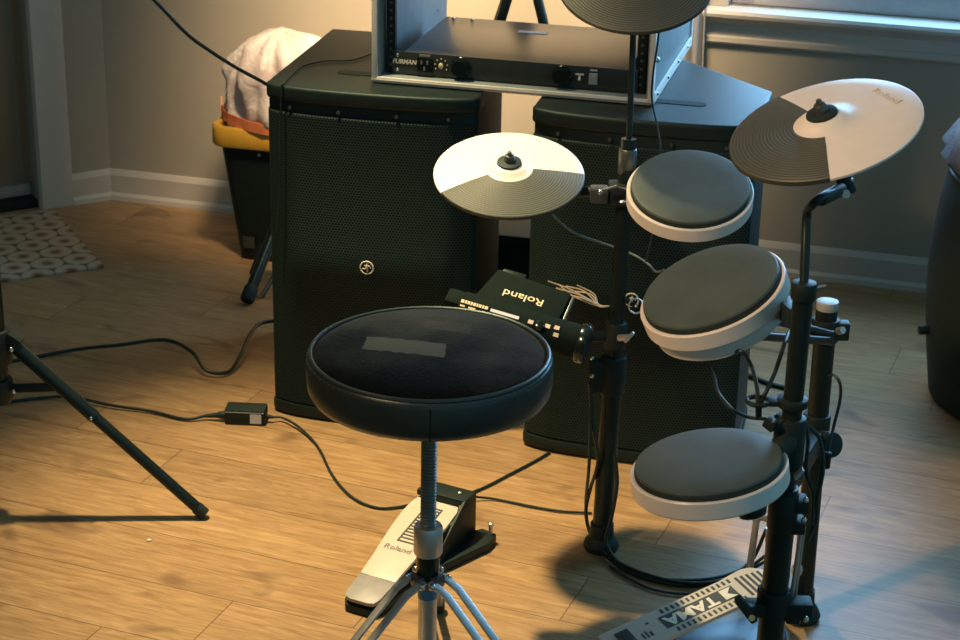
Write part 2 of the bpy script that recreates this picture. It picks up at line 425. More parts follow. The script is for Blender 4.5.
ap = run_prof([(0, .572), (-.010, .572), (-.016, .578), (-.016, .590), (-.012, .594), (-.012, .622), (-.022, .634), (-.022, .640), (0, .640)], WM, 1.605, 3.03)
ap.build('apron', 'trim', win, angle=25)
b = MB(); b.box((1.622, -.009, 1.35), (.075, .018, 1.37), WM, .004); b.box((2.99, -.009, 1.35), (.075, .018, 1.37), WM, .004); b.box((2.3, -.009, 2.0), (1.42, .018, .075), WM, .004); b.build('casing', 'trim', win)

# curtain gathered at the left of the window
b = MB(); prev = None; N = 60
cols = []
for i in range(N+1):
    t = i/N; s_ = 1.50+.118*t; y_ = -.060+.016*sin(t*2*pi*4.5)+.006*sin(t*23)
    cols.append([b.b.verts.new(wl(s_+.006*sin(z*7), y_+.006*sin(z*5+t*4), z)) for z in (.12, .4, .7, 1.0, 1.4, 2.05)])
for a, c in zip(cols, cols[1:]):
    for j in range(5): b.b.faces.new((a[j], c[j], c[j+1], a[j+1]))
o = b.build('curtain', 'curtain', angle=80); tag(o, 'pale gathered curtain hanging at left end of window', 'curtain')
sm = o.modifiers.new('thick', 'SOLIDIFY'); sm.thickness = .003

# doormat
A_, B_, C_ = V((-.9331, 4.4014, 0)), V((-1.1622, 4.2842, 0)), V((-1.1424, 4.8355, 0))
ex = (A_-B_).normalized(); ey = (C_-A_); ey = (ey-ex*ey.dot(ex)).normalized(); mt = Matrix.Translation(A_) @ Matrix((ex, ey, V((0, 0, 1)))).transposed().to_4x4()
o = MB().prism([(-.60, 0), (0, 0), (-.0, .475), (-.60, .475)], 0, .007, bevel=.002).build('doormat', 'mat', local=True)
o.matrix_world = mt; tag(o, 'cream hexagon patterned mat on floor before the door', 'mat')

# ------------------------------------------------------------------ loudspeakers
SH = .70
front = [(0, 0), (.006, -.010), (.022, -.018), (.05, -.027), (.095, -.033), (.15, -.0365), (.2125, -.038), (.275, -.0365), (.33, -.033), (.375, -.027), (.403, -.018), (.419, -.010), (.425, 0)]
plan = front + [(.425, .245), (.21, .46), (0, .46)]
def make_speaker(loc, rz, label):
    t = thing('loudspeaker', label, 'speaker', loc, rz, 'floor loudspeakers'); R = ROOT[t]
    inset = [(x if 0 < x < .425 else (x+.004 if x == 0 else x-.004), y+.008) for x, y in front]
    body = [(min(max(x, .004), .421), y) for x, y in inset] + [(.421, .243), (.208, .456), (.004, .456)]
    MB().prism(body, .022, SH-.028, R, bevel=.004).build('cabinet', 'cabinet', t)
    MB().prism(plan, SH-.030, SH, R, bevel=.008, seg=4).build('top_cap', 'cabinet', t, angle=50)
    bt = MB().prism(plan, .004, .030, R, bevel=.006); bt.build('base_cap', 'cabinet', t)
    # curved perforated grille with a shallow raised band across it
    g = MB(); cols = []
    fr = [(x*.985+.003, y-.0015) for x, y in front]
    fs = []
    for (x0, y0), (x1, y1) in zip(fr, fr[1:]):
        for q in range(3): fs.append((x0+(x1-x0)*q/3, y0+(y1-y0)*q/3))
    fs.append(fr[-1])
    zs = [(.030, .003), (.034, 0), (.304, 0), (.314, -.0030), (.378, -.0030), (.388, 0), (SH-.056, 0), (SH-.052, .003)]
    for x, y in fs:
        q = min(1, max(0, (x-.045)/.012)) * min(1, max(0, (.38-x)/.012))
        cols.append([g.b.verts.new((x, y+(dy*q if dy < 0 else dy)+.003, z)) for z, dy in zs])
    for a, c in zip(cols, cols[1:]):
        for j in range(len(zs)-1): g.b.faces.new((a[j], c[j], c[j+1], a[j+1]))
    gr = g.build('grille', 'grille', t, angle=18, local=True)
    # round emblem: ring and a running figure
    c = R @ V((.2125, -.0425, .349)); E = Matrix.Translation(c) @ Matrix.Rotation(rz, 4, 'Z') @ Matrix.Rotation(pi/2, 4, 'X')
    em = MB(); em.torus(.0130, .0014, E, 32, 6); em.build('emblem_ring', 'print', t)
    fg = MB()
    fg.sphere((.0005, .0068, .0), .0024, (1, 1, .5), E, 10)
    for p, q, r in (((.001, .005), (-.0005, -.001), .0026), ((.001, .0035), (.0062, .0035), .0013), ((.0062, .0035), (.0078, -.0006), .0012), ((.0, .003), (-.0046, .0042), .0013),
                    ((-.0005, -.001), (.002, -.004), .0017), ((.002, -.004), (.0008, -.0088), .0014), ((-.0005, -.001), (-.004, -.0028), .0016), ((-.004, -.0028), (-.0088, -.0026), .0013)):
        fg.cyl(E @ V((*p, .0003)), E @ V((*q, .0003)), r, seg=8)
    fg.build('emblem_figure', 'gold_print', t)
    sc = MB()
    for x in (.055, .155, .27, .37):
        y = min(yy for xx, yy in front if abs(xx-x) < .03)
        sc.cyl(R @ V((x, y+.010, SH-.042)), R @ V((x, y-.0005, SH-.042)), .0036, seg=12)
    sc.pieces('grille_screw', 'gunmetal', t)
    b = MB(); b.prism([(.1285+.014*(cos(a)-0), .105+.014*sin(a)) for a in [pi/2+pi*i/8 for i in range(9)]] + [(.30+.014*cos(a), .105+.014*sin(a)) for a in [-pi/2+pi*i/8 for i in range(9)]], SH-.004, SH+.0012, R)
    b.build('handle_shade', 'shade_fill', t)  # flat dark capsule on the cap, painting the shade inside a handle slot
    b = MB(); b.box((.255, -.0375, .017), (.012, .002, .005), R); b.build('status_light', 'grey_print', t)
    ft = MB()
    for x, y in ((.05, .0), (.375, .0), (.05, .41), (.21, .41)): ft.cyl(R @ V((x, y, 0)), R @ V((x, y, .006)), .014, seg=14)
    ft.pieces('rubber_foot', 'black_rubber', t)
    return t
spL = make_speaker((-.425, 3.592, 0), radians(-11.5), 'left black loudspeaker with round pale emblem, standing by the bin')
spR = copy_thing(spL, (.090, 3.452, 0), radians(-13.2), 'right black loudspeaker behind the electronic drum pads')

# ------------------------------------------------------------------ rack case and power conditioner
RO = V((-.2194, 3.5973, SH)); rz = radians(-13.8)
rk = thing('rack_case', 'open aluminium edged equipment rack resting across both loudspeakers', 'rack case', RO, rz); R = ROOT[rk]
RW, RDp, RH = .552, .505, .315
def rbox(name, mat, *boxes, bevel=.001, par=rk):
    b = MB()
    for c, s_ in boxes: b.box(c, s_, R, bevel)
    return b.build(name, mat, par)
rbox('bottom_panel', 'rack_grey', ((RW/2, RDp/2, .009), (RW-.004, RDp-.004, .010)))
rbox('top_panel', 'rack_grey', ((RW/2, RDp/2, RH-.005), (RW-.004, RDp-.004, .010)))
rbox('side_panel', 'rack_grey', ((.009, RDp/2, RH/2), (.010, RDp-.004, RH-.004)))
rbox('side_panel', 'rack_grey', ((RW-.009, RDp/2, RH/2), (.010, RDp-.004, RH-.004)))
T = .017
for nm, y in (('front_frame', .006), ('rear_frame', RDp-.006)):
    rbox(nm, 'alu', ((RW/2, y, .0055+.002), (RW, .018, .011)), ((RW/2, y, RH-.0055), (RW, .018, .011)), ((.0055, y, RH/2+.001), (.011, .018, RH-.002)), ((RW-.0055, y, RH/2+.001), (.011, .018, RH-.002)), bevel=.0015)
b = MB()
b.box((RW/2, -.004, .0045+.002), (RW+.002, .003, .003), R); b.build('frame_lip', 'steel', rk)
for x in (RW-.001, .001):
    b = MB()
    b.box((x, RDp/2, .012), (.004, RDp-.02, .020), R, .001); b.box((x, RDp/2, RH-.012), (.004, RDp-.02, .020), R, .001)
    b.pieces('edge_trim', 'alu', rk)
b = MB()
for y in (.04, .17, .30, .43):
    for x, sx in ((RW+.001, 1), (-.001, -1)): b.cyl(R @ V((x, y, .014)), R @ V((x+.003*sx, y, .014)), .004, .002, 10)
for z in (.085, .20):
    for x, sx in ((RW-.004, 1),):
        b.sphere((x+.004, .02, z), .006, (1, 1, 1), R, 10); b.sphere((x+.004, RDp-.02, z), .006, (1, 1, 1), R, 10)
for z in (.055, .17): b.sphere((.0145, RDp-.05, z+.02), .0045, (.6, 1, 1), R, 10); b.sphere((.0145, RDp-.075, z-.005), .003, (.6, 1, 1), R, 8)
b.pieces('rivet', 'chrome', rk)
for x in (.030, RW-.030):
    rl = rbox('rack_rail', 'black_plastic', ((x, .034, RH/2), (.018, .012, RH-.032)), ((x+(-.008 if x < .1 else .008), .044, RH/2), (.003, .03, RH-.032)))
    b = MB()
    for i in range(18):
        z = .032+i*.0152
        b.cyl(R @ V((x, .0285, z)), R @ V((x, .0278, z)), .0032, seg=10)
    b.build('rail_holes', 'gunmetal', rl)

AO = R @ V((RW/2-.2415, .026, .0165)); amp = thing('power_conditioner', 'black one-unit power conditioner fitted at the bottom of the rack', 'power conditioner', AO, rz); R2 = ROOT[amp]
def abox(name, mat, c, s_, bevel=.0008, par=amp): return MB().box(c, s_, R2, bevel).build(name, mat, par)
abox('face_plate', 'amp_face', (.2415, -.002, .022), (.483, .004, .044))
abox('chassis', 'amp_top', (.2415, .160, .0225), (.440, .318, .041))
for fx, nm in ((.287, 'knob'), (.700, 'knob')):
    c = V((.483*fx, -.004, .0225)); b = MB()
    b.lathe([(0, 0), (.0205, 0), (.0205, .004), (.0185, .006), (.0175, .014), (.016, .016), (0, .016)], frame(R2 @ c, R2.to_3x3() @ V((0, -1, 0))), 28)
    kb = b.build(nm, 'black_gloss', amp)
    b = MB(); b.sphere((c.x+.010, -.0165, c.z+.006), .0017, (1, 1, 1), R2, 8); b.build('pointer_dot', 'print', kb)
ol = abox('power_outlet', 'black_gloss', (.066, -.006, .021), (.030, .005, .030))
b = MB()
for x, z in ((.060, .027), (.072, .027), (.066, .015)): b.box((x, -.009, z), (.003, .002, .007), R2)
b.box((.066, -.0055, .0395), (.022, .003, .004), R2); b.build('outlet_slots', 'grey_print', ol)
b = MB()
b.sphere((.0985, -.006, .022), .005, (1, .6, 1.3), R2, 12)
for i in range(7):
    a = radians(-30+40*i); b.sphere((.0985+.0125*cos(a), -.0045, .022+.0135*sin(a)), .0016, (1, .6, 1), R2, 8)
b.build('level_lights', 'gold_print', amp)
b = MB(); b.box((.371, -.0045, .028), (.016, .001, .0035), R2); b.box((.371, -.0045, .0225), (.004, .001, .007), R2); b.sphere((.371, -.005, .018), .003, (1, .6, 1), R2, 10); b.build('status_mark', 'print', amp)
sw = abox('rocker_switch', 'grey_cap', (.398, -.006, .0215), (.017, .006, .022), .002)
b = MB(); b.box((.398, -.0045, .038), (.014, .001, .003), R2); b.build('switch_caption', 'print', sw)
FX = Matrix.Rotation(pi/2, 4, 'X')
text('brand_lettering', 'FURMAN', .0120, R2 @ Matrix.Translation(V((.0245, -.0045, .024))) @ FX, 'print', amp, bold=.03, sx=1.0, shear=.2)
b = MB()
for x in (.010, .473):
    for z in (.008, .036): b.sphere((x, -.004, z), .0036, (1, .6, 1), R2, 10)
b.pieces('mounting_screw', 'chrome', amp)
abox('top_sticker', 'label', (.225, .235, .0434), (.060, .018, .0006), 0)
b = MB()
for x in (.02, .06): b.sphere((x+.02, .305, .0435), .004, (1, 1, .6), R2, 8)
b.pieces('lid_screw', 'chrome', amp)

# ------------------------------------------------------------------ dark stand behind the rack
Y0 = 4.22
a1, a2 = aty(507, 0, Y0), aty(499, 26, Y0); b1, b2 = aty(538, 0, Y0), aty(545, 30, Y0)
def to_floor(p, q): d_ = q-p; return p + d_*((.012-p.z)/d_.z)
fa, fb = to_floor(a1, a2), to_floor(b1, b2)
def meet(p, q, r, s_):
    d1 = q-p; d2 = s_-r; den = d1.x*d2.z-d1.z*d2.x; tt = ((r.x-p.x)*d2.z-(r.z-p.z)*d2.x)/den; return p+d1*tt
ax = meet(a1, a2, b1, b2)
st = thing('tripod_stand', 'thin black tripod stand seen through the open rack, behind the loudspeakers', 'stand', (ax.x, Y0, 0))
for f_ in (fa, fb, V((fa.x*1.04, Y0+.18, .012))):
    lg = MB().cyl(ax, f_, .0115, seg=14).build('leg', 'black_tube', st); MB().sphere(f_, .013, seg=12).build('rubber_foot', 'black_rubber', lg)
MB().cyl(ax+V((0, 0, -.1)), ax+V((0, 0, .42)), .0105).build('column', 'black_tube', st)
MB().cyl(ax+V((0, 0, -.03)), ax+V((0, 0, .05)), .02, rnd=.004).build('hub', 'black_plastic', st)

# dark carrying case on the floor between the loudspeakers
o = thing('gear_case', 'small dark case on floor in the gap between the loudspeakers', 'case', (.085, 4.13, 0), radians(-14)); Rg = ROOT[o]
MB().box((0, 0, .10), (.20, .16, .20), Rg, .012).build('body', 'cabinet', o)
MB().box((0, 0, .213), (.19, .15, .03), Rg, .010).build('lid', 'black_plastic', o)
MB().tube([Rg @ V((-.05, -.080, .10)), Rg @ V((-.045, -.10, .10)), Rg @ V((.045, -.10, .10)), Rg @ V((.05, -.080, .10))], .006).build('handle', 'black_rubber', o)

# ------------------------------------------------------------------ bin, liner, folded stand by the bin
BP = V((-.500, 4.545, 0)); bn = thing('waste_bin', 'small black tapered bin with yellow rim behind left loudspeaker', 'bin', BP, radians(-14)); R = ROOT[bn]
def rr(w, d_, r, z, n=6):
    P = []
    for cx, cy, a in ((w/2-r, d_/2-r, 0), (-w/2+r, d_/2-r, pi/2), (-w/2+r, -d_/2+r, pi), (w/2-r, -d_/2+r, 1.5*pi)):
        for i in range(n+1): P.append(V((cx+r*cos(a+pi/2*i/n), cy+r*sin(a+pi/2*i/n), z)))
    return P
def loft(rings, mt, cap0=True, cap1=True):
    b = MB(); prev = None
    for ri in rings:
        k_ = b._ring([mt @ p for p in ri])
        if prev: b._bridge(prev, k_)
        elif cap0: b.b.faces.new(k_[::-1])
        prev = k_
    if cap1: b.b.faces.new(prev)
    return b
loft([rr(.19, .16, .03, 0), rr(.192, .162, .03, .004), rr(.262, .222, .035, .315), rr(.255, .215, .034, .315), rr(.19, .16, .03, .012)], R).build('body', 'black_plastic', bn)
loft([rr(.262, .222, .035, .305), rr(.290, .250, .04, .303), rr(.296, .256, .042, .310), rr(.296, .256, .042, .348), rr(.288, .248, .04, .354), rr(.262, .222, .036, .352), rr(.258, .218, .036, .305)], R, False, False).build('rim', 'yellow', bn)
b = MB(); b.box((-.06, -.088, .06), (.03, .004, .03), R @ Matrix.Rotation(.1, 4, 'X'), .001); b.build('sticker', 'gunmetal', bn)
# liner: crumpled, ballooning above the rim
lt = thing('bin_liner', 'crumpled translucent white bag with orange drawstring ballooning from the bin', 'bag', R @ V((0, 0, .30)), radians(-14)); RL = ROOT[lt]
b = MB(); rings = []; NS = 110
PR = [(.118, -.02), (.122, .02), (.130, .05), (.137, .075), (.136, .12), (.134, .165), (.122, .205), (.098, .240), (.062, .262), (.028, .270), (.008, .272)]
prof = [(PR[i][0]*(1-f)+PR[i+1][0]*f, PR[i][1]*(1-f)+PR[i+1][1]*f) for i in range(len(PR)-1) for f in (0, .33, .67)] + [PR[-1]]
random.seed(9)
fold = [(random.uniform(0, 2*pi), random.choice((5, 7, 9, 12, 15)), random.uniform(.003, .007)) for _ in range(6)]
for i, (r_, z_) in enumerate(prof):
    ring = []
    for j in range(NS):
        a = 2*pi*j/NS; q = r_*(1 if r_ < .1 else 1) + min(1, r_/.1)*sum(am*sin(n_*a+ph+z_*22*(1 if n_ % 2 else -1)) for ph, n_, am in fold)
        P_ = V((q*cos(a), q*sin(a), z_)); q += min(1, r_/.1)*(.012*mnoise.noise(P_*14) + .010*abs(mnoise.noise(P_*31)) - .003)
        ring.append(RL @ V((q*1.02*cos(a)+.03*z_, q*.90*sin(a), z_+.006*sin(3*a+z_*30))))
    rings.append(b._ring(ring))
for a, c in zip(rings, rings[1:]): b._bridge(a, c)
b.b.faces.new(rings[-1]); bg_ = b.build('bag', 'liner', lt, angle=60)
ds = [RL @ V((cos(a)*.1445*1.02, sin(a)*.1445*.93, .060+.008*sin(2*a))) for a in [2*pi*i/24 for i in range(25)]]
b = MB()
P = ds
for i in range(24): b.bar(P[i], P[i+1], .003, .026, (0, 0, 1))
b.bar(RL @ V((-.150, -.02, .055)), RL @ V((-.128, -.075, .105)), .004, .024, (0, 0, 1))
b.build('drawstring', 'orange', lt)
# folded stand poking out beside the loudspeaker
f0 = atz(248, 297, .018); t0 = aty(277, 224, 4.33)
fs = thing('folded_stand', 'folded black stand foot sticking out behind left loudspeaker, below the bin', 'stand', (f0.x, f0.y, 0))
MB().cyl(f0, t0, .014).build('tube', 'black_tube', fs)
MB().cyl(f0-(t0-f0).normalized()*.012, f0+(t0-f0).normalized()*.030, .017, rnd=.006).build('rubber_foot', 'black_rubber', fs)
c0 = aty(254, 276, 4.25); c1 = aty(266, 244, 4.30); MB().cyl(c0, c1, .0135, rnd=.004).build('second_tube', 'black_plastic', fs)
c0 = aty(262, 296, 4.22); c1 = aty(277, 272, 4.26); MB().cyl(c0, c1, .006).build('brace', 'gunmetal', fs)

# ------------------------------------------------------------------ tripod speaker stand at left edge
CX = aty(-3, 350, 3.13).x; TP = V((CX, 3.13, 0)); ps = thing('speaker_stand', 'black tripod speaker stand leg at left edge of the floor', 'stand', TP)
def tz(py): return aty(6, py, 3.13).z
MB().cyl(TP+V((0, 0, tz(402))), TP+V((0, 0, 1.05)), .017).build('column', 'black_tube', ps)
hubz = tz(345); slz = tz(388)
b = MB(); b.cyl(TP+V((0, 0, hubz-.035)), TP+V((0, 0, hubz+.03)), .026, rnd=.004).build('hub', 'black_plastic', ps)
b = MB(); b.cyl(TP+V((0, 0, slz-.02)), TP+V((0, 0, slz+.02)), .024, rnd=.004).build('lower_collar', 'black_plastic', ps)
foot = atz(203, 513, .010)
dv = (foot-TP); dv.z = 0; az = atan2(dv.y, dv.x); Lr = dv.length
for i in range(3):
    a = az+2*pi/3*i; d_ = V((cos(a), sin(a), 0)); sd = V((-sin(a), cos(a), 0))
    top = TP+d_*.032+V((0, 0, hubz)); ft = TP+d_*Lr+V((0, 0, .010))
    b = MB(); b.cyl(top, ft, .0105, seg=16); b.cyl(top+(ft-top)*.0, top+(ft-top)*.42, .0125, seg=16); lg = b.build('leg', 'black_tube', ps)
    MB().cyl(ft-(ft-top).normalized()*.016, ft+(ft-top).normalized()*.004, .012, seg=14).build('rubber_foot', 'black_rubber', lg)
    b = MB(); m_ = top+(ft-top)*.24; b.bar(TP+d_*.02+V((0, 0, slz)), m_, .008, .016, (0, 0, 1), .002); b.build('brace', 'black_tube', ps)
    b = MB(); b.sphere(top-sd*.018, .005, seg=10); b.sphere(TP+d_*.028-sd*.012+V((0, 0, slz)), .0045, seg=10); b.sphere(m_-sd*.013+(ft-top)*.17, .004, seg=8); b.pieces('bolt', 'chrome', ps)
    b = MB(); b.box((0, 0, 0), (.030, .030, .022), Matrix.Translation(top+d_*.0+V((0, 0, .012))) @ Matrix.Rotation(a, 4, 'Z') @ Matrix.Rotation(.6, 4, 'Y'), .004); b.build('leg_bracket', 'black_plastic', ps)

# ------------------------------------------------------------------ drum throne
TC = V((-.0696, 2.4682, 0)); SZ = .611; SR = .1745
th = thing('drum_throne', 'round black padded drum stool on a threaded chrome tripod base', 'stool', TC)
def tzz(py): return aty(428, py, TC.y).z
def lat(name, mat, prof, par=th, c=TC, seg=64, angle=38): return MB().lathe(prof, Matrix.Translation(c), seg).build(name, mat, par, angle)
lat('cushion_top', 'velour', [(SR-.010, SZ-.010), (SR-.009, SZ-.001), (SR-.016, SZ+.004), (SR*.8, SZ+.011), (SR*.55, SZ+.016), (SR*.3, SZ+.018), (SR*.12, SZ+.0185), (0, SZ+.0185)], seg=96, angle=80)
side = lat('side_band', 'vinyl', [(SR-.013, SZ-.006), (SR-.006, SZ+.001), (SR-.002, SZ-.002), (SR, SZ-.010), (SR+.0005, SZ-.030), (SR-.001, SZ-.048), (SR-.007, SZ-.058), (SR-.020, SZ-.063), (SR*.8, SZ-.066), (0, SZ-.066)], seg=96, angle=60)
MB().torus(SR-.0062, .0035, Matrix.Translation(TC+V((0, 0, SZ+.0012))), 96, 8).build('piping', 'vinyl', side)
b = MB()
for i in range(100):
    a = 2*pi*i/100; p = TC+V(((SR-.0012)*cos(a), (SR-.0012)*sin(a), SZ-.0035)); t_ = V((-sin(a), cos(a), 0)); b.bar(p-t_*.0022, p+t_*.0022, .0011, .0011)
so = b.build('stitching', 'tread', side); so['kind'] = 'stuff'
sa = radians(-88); p = TC+V((SR*cos(sa), SR*sin(sa), 0)); MB().bar(p+V((0, 0, SZ-.008)), p+V((0, 0, SZ-.055)), .002, .0015, (cos(sa), sin(sa), 0)).build('side_seam', 'black_gloss', side)
zc0, zc1, zs = tzz(525), tzz(553), tzz(581)
lat('seat_plate', 'black_plastic', [(0, SZ-.078), (.055, SZ-.078), (.06, SZ-.066), (0, SZ-.066)])
pr = [(0, zs)]; z = zc1-.02
while z < SZ-.07: pr += [(.0095, z), (.0118, z+.0017), (.0118, z+.0032), (.0095, z+.0049)]; z += .0052
pr.append((0, z)); lat('threaded_rod', 'dark_steel', pr, seg=28, angle=20)
lat('lock_collar', 'steel', [(0, zc1), (.0200, zc1), (.0215, zc1+.003), (.0215, zc0-.004), (.0195, zc0), (.0125, zc0), (0, zc0-.002)], seg=40)
lat('sleeve', 'black_gloss', [(0, zs), (.0165, zs), (.0175, zs+.003), (.0175, zc1), (0, zc1)], seg=32)
post = lat('post', 'steel', [(0, .05), (.0135, .05), (.0140, .055), (.0140, zs), (0, zs)], seg=32)
lat('blue_band', 'blue_tape', [(.0139, zs-.026), (.0147, zs-.026), (.0147, zs-.008), (.0139, zs-.008)], seg=32, par=post)
lat('red_band', 'red_tape', [(.0139, zs-.007), (.0144, zs-.007), (.0144, zs-.003), (.0139, zs-.003)], seg=32, par=post)
for i, a in enumerate((radians(90), radians(218), radians(-38))):
    d_ = V((cos(a), sin(a), 0)); sd = V((-sin(a), cos(a), 0)); hz = zs+.006
    lg = thing_leg = None
    b = MB()
    for q in (-1, 1):
        o_ = sd*(.0095 if i == 0 else .0135)*q
        p0 = TC+d_*.016+o_+V((0, 0, hz+.004)); p1 = TC+d_*.048+o_+V((0, 0, hz-.008)); p2 = TC+d_*.315+o_+V((0, 0, .016))
        b.bar(p0, p1, .0045, .013, sd, .001) if False else b.bar(p0, p1+(p1-p0)*.08, .013, .0045, d_.cross(sd), .0012)
        b.bar(p1, p2, .013, .0045, d_.cross(sd), .0012)
    lg = b.build('leg', 'steel', th)
    b = MB()
    for q in (-1, 1): b.sphere(TC+d_*.024+sd*.0185*q+V((0, 0, hz)), .0055, seg=12)
    b.pieces('rivet', 'chrome', lg)
    b = MB(); b.box((0, 0, 0), (.014, .022, .018), Matrix.Translation(TC+d_*.018+V((0, 0, hz))) @ Matrix.Rotation(a, 4, 'Z'), .003); b.build('leg_hinge', 'gunmetal', lg)
    f_ = TC+d_*.320+V((0, 0, .013)); MB().cyl(f_-sd*.02, f_+sd*.02, .013, rnd=.003).build('rubber_foot', 'black_rubber', lg)
    b = MB(); b.bar(TC+d_*.013+V((0, 0, .075)), TC+d_*.125+V((0, 0, hz-.075)), .012, .003, d_.cross(sd), .001); b.build('strut', 'steel', lg)

# ------------------------------------------------------------------ hi-hat control pedal
H0, H1 = atz(372, 597, .045), atz(474, 490, .082); dirh = (H1-H0); dirh.z = 0; dirh.normalize()
HB = atz(358, 614, 0); hp = thing('hi_hat_pedal', 'cream foot-shaped electronic hi-hat pedal on floor behind the stool', 'pedal', HB, atan2(dirh.y, dirh.x)); R = ROOT[hp]
Lh = .40
LT = (atz(447, 484, .095)-HB); LT.z = 0; PS = LT.length/.435
R = R @ Matrix.Diagonal((PS, .92, .82, 1)); 
def hb(x): return .022 + .072*max(0, x-.02)/Lh
fp = [(.085, -.040), (.085, .036), (.14, .040), (.20, .046), (.26, .052), (.32, .055), (.36, .053), (.395, .044), (.41, .030), (.41, -.034), (.36, -.048), (.30, -.050), (.24, -.046), (.18, -.042), (.12, -.040)]
tilt = Matrix.Translation(V((0, 0, .022))) @ Matrix.Rotation(-math.atan(.072/.40), 4, 'Y')
MB().prism(fp, .004, .012, R @ tilt, bevel=.003).build('foot_plate', 'cream_plastic', hp)
hl = [(.0, -.020), (.004, -.032), (.02, -.038), (.085, -.040), (.085, -.006), (.100, -.004), (.100, .018), (.085, .020), (.085, .036), (.02, .034), (.005, .028), (0, .018)]
MB().prism(hl, .002, .011, R @ tilt, bevel=.002).build('heel_plate', 'pedal_grey', hp)
base = [(-.004, -.026), (.004, -.037), (.02, -.043), (.10, -.046), (.30, -.052), (.34, -.145), (.46, -.155), (.475, -.045), (.43, .045), (.36, .052), (.20, .047), (.02, .038), (-.003, .026)]
MB().prism(base[:5]+[(.41, -.052), (.44, -.03), (.43, .03)]+base[9:], 0, .018, R, bevel=.003).build('base', 'black_plastic', hp)
fr = MB()
w_ = [(.20, .018), (.43, .018), (.43, .118), (.375, .118)]
XZ = Matrix(((1, 0, 0, 0), (0, 0, 1, 0), (0, 1, 0, 0), (0, 0, 0, 1)))
fr.prism(w_, -.056, -.050, R @ XZ, bevel=.002); fr.build('side_frame', 'black_plastic', hp)
MB().box((.40, -.002, .112), (.058, .105, .014), R, .003).build('toe_bridge', 'black_plastic', hp)
fin = MB(); fin.prism([(.20, -.052), (.43, -.052), (.45, -.062), (.44, -.098), (.39, -.102)], 0, .022, R, bevel=.004); fin.build('floor_plate', 'black_plastic', hp)
b = MB(); b.cyl(R @ V((.432, -.088, .02)), R @ V((.432, -.088, .044)), .0035); b.sphere((.432, -.088, .046), .006, (1, 1, .7), R, 10); b.build('anchor_screw', 'steel', hp)
tr = MB()
TT = R @ tilt
for y in (-.018, .017): tr.box((.285, y, .0125), (.135, .003, .0016), TT)
for x in (.218, .352): tr.box((x, -.0005, .0125), (.004, .038, .0016), TT)
for i in range(11): tr.box((.231+i*.0112, -.0005, .0125), (.0045, .035, .0016), TT)
tr.build('tread', 'gunmetal', hp)
text('brand_lettering', 'Roland', .0225, TT @ Matrix.Translation(V((.190, .004, .0125))) @ Matrix.Rotation(-pi/2, 4, 'Z'), 'grey_print', hp, bold=.01, sx=.93)
b = MB()
for y in (-.03, .03): b.sphere((.405, y, .119), .004, (1, 1, .5), R, 10)
b.pieces('bridge_screw', 'steel', hp)

# ------------------------------------------------------------------ drum pads and cymbals
def pad(c, n, r, label, rot=0, deep=False):
    t = thing('drum_pad', label, 'drum pad', c, 0, 'round electronic drum pads', n=n); R = ROOT[t]; q = r/.105
    pf = lambda L: [(a*q, z*q) for a, z in L]
    MB().lathe(pf([(0, 0), (.06, 0), (.090, -.0006), (.0965, -.0020), (.0978, -.0045), (.0970, -.0075), (0, -.0075)]), R, 72).build('playing_surface', 'pad_rubber', t)
    MB().lathe(pf([(0, -.0065), (.0975, -.0070), (.0985, -.0085), (.0985, -.016), (0, -.016)]), R, 72).build('gasket', 'black_rubber', t)
    MB().lathe(pf([(.0975, -.0145), (.1005, -.0122), (.1035, -.0122), (.105, -.0138), (.105, -.036), (.103, -.0385), (.080, -.044), (0, -.044), (0, -.018), (.0975, -.018), (.0975, -.0145)]), R, 96).build('rim', 'white_plastic', t)
    if deep:
        MB().lathe(pf([(0, -.042), (.097, -.040), (.0985, -.043), (.096, -.060), (.088, -.067), (0, -.067)]), R @ Matrix.Rotation(radians(0), 4, 'Y'), 80).build('lower_shell', 'white_plastic', t)
    MB().lathe(pf([(0, -.042), (.030, -.042), (.026, -.074 if deep else -.064), (.020, -.080 if deep else -.070), (0, -.080 if deep else -.070)]), R, 28).build('mount_boss', 'black_plastic', t)
    return t, R
n1 = V((-.0418, -.3482, .9365)); c1 = V((.3385, 2.9578, .7110))
n2 = V((-.3832, -.1551, .9105)); c2 = V((.3150, 2.4524, .7305))
n3 = V((-.1626, .0118, .9866)); c3 = V((.3040, 2.2583, .5575))
pad1, P1 = pad(c1, n1, .1036, 'farthest round grey drum pad with white rim, beside thin upright pole')
pad2, P2 = pad(c2, n2, .105, 'middle round drum pad, tilted, with deep double white rim', deep=True)
pad3, P3 = pad(c3, n3, .105, 'nearest and lowest round drum pad, lying almost level')
b = MB(); wq = P3 @ V((-.01, -.05, -.048)); b.cyl(P3 @ V((.045, -.055, -.04)), P3 @ V((.047, -.058, -.062)), .022, .019, rnd=.004); b.build('mount_knob', 'black_plastic', pad3)

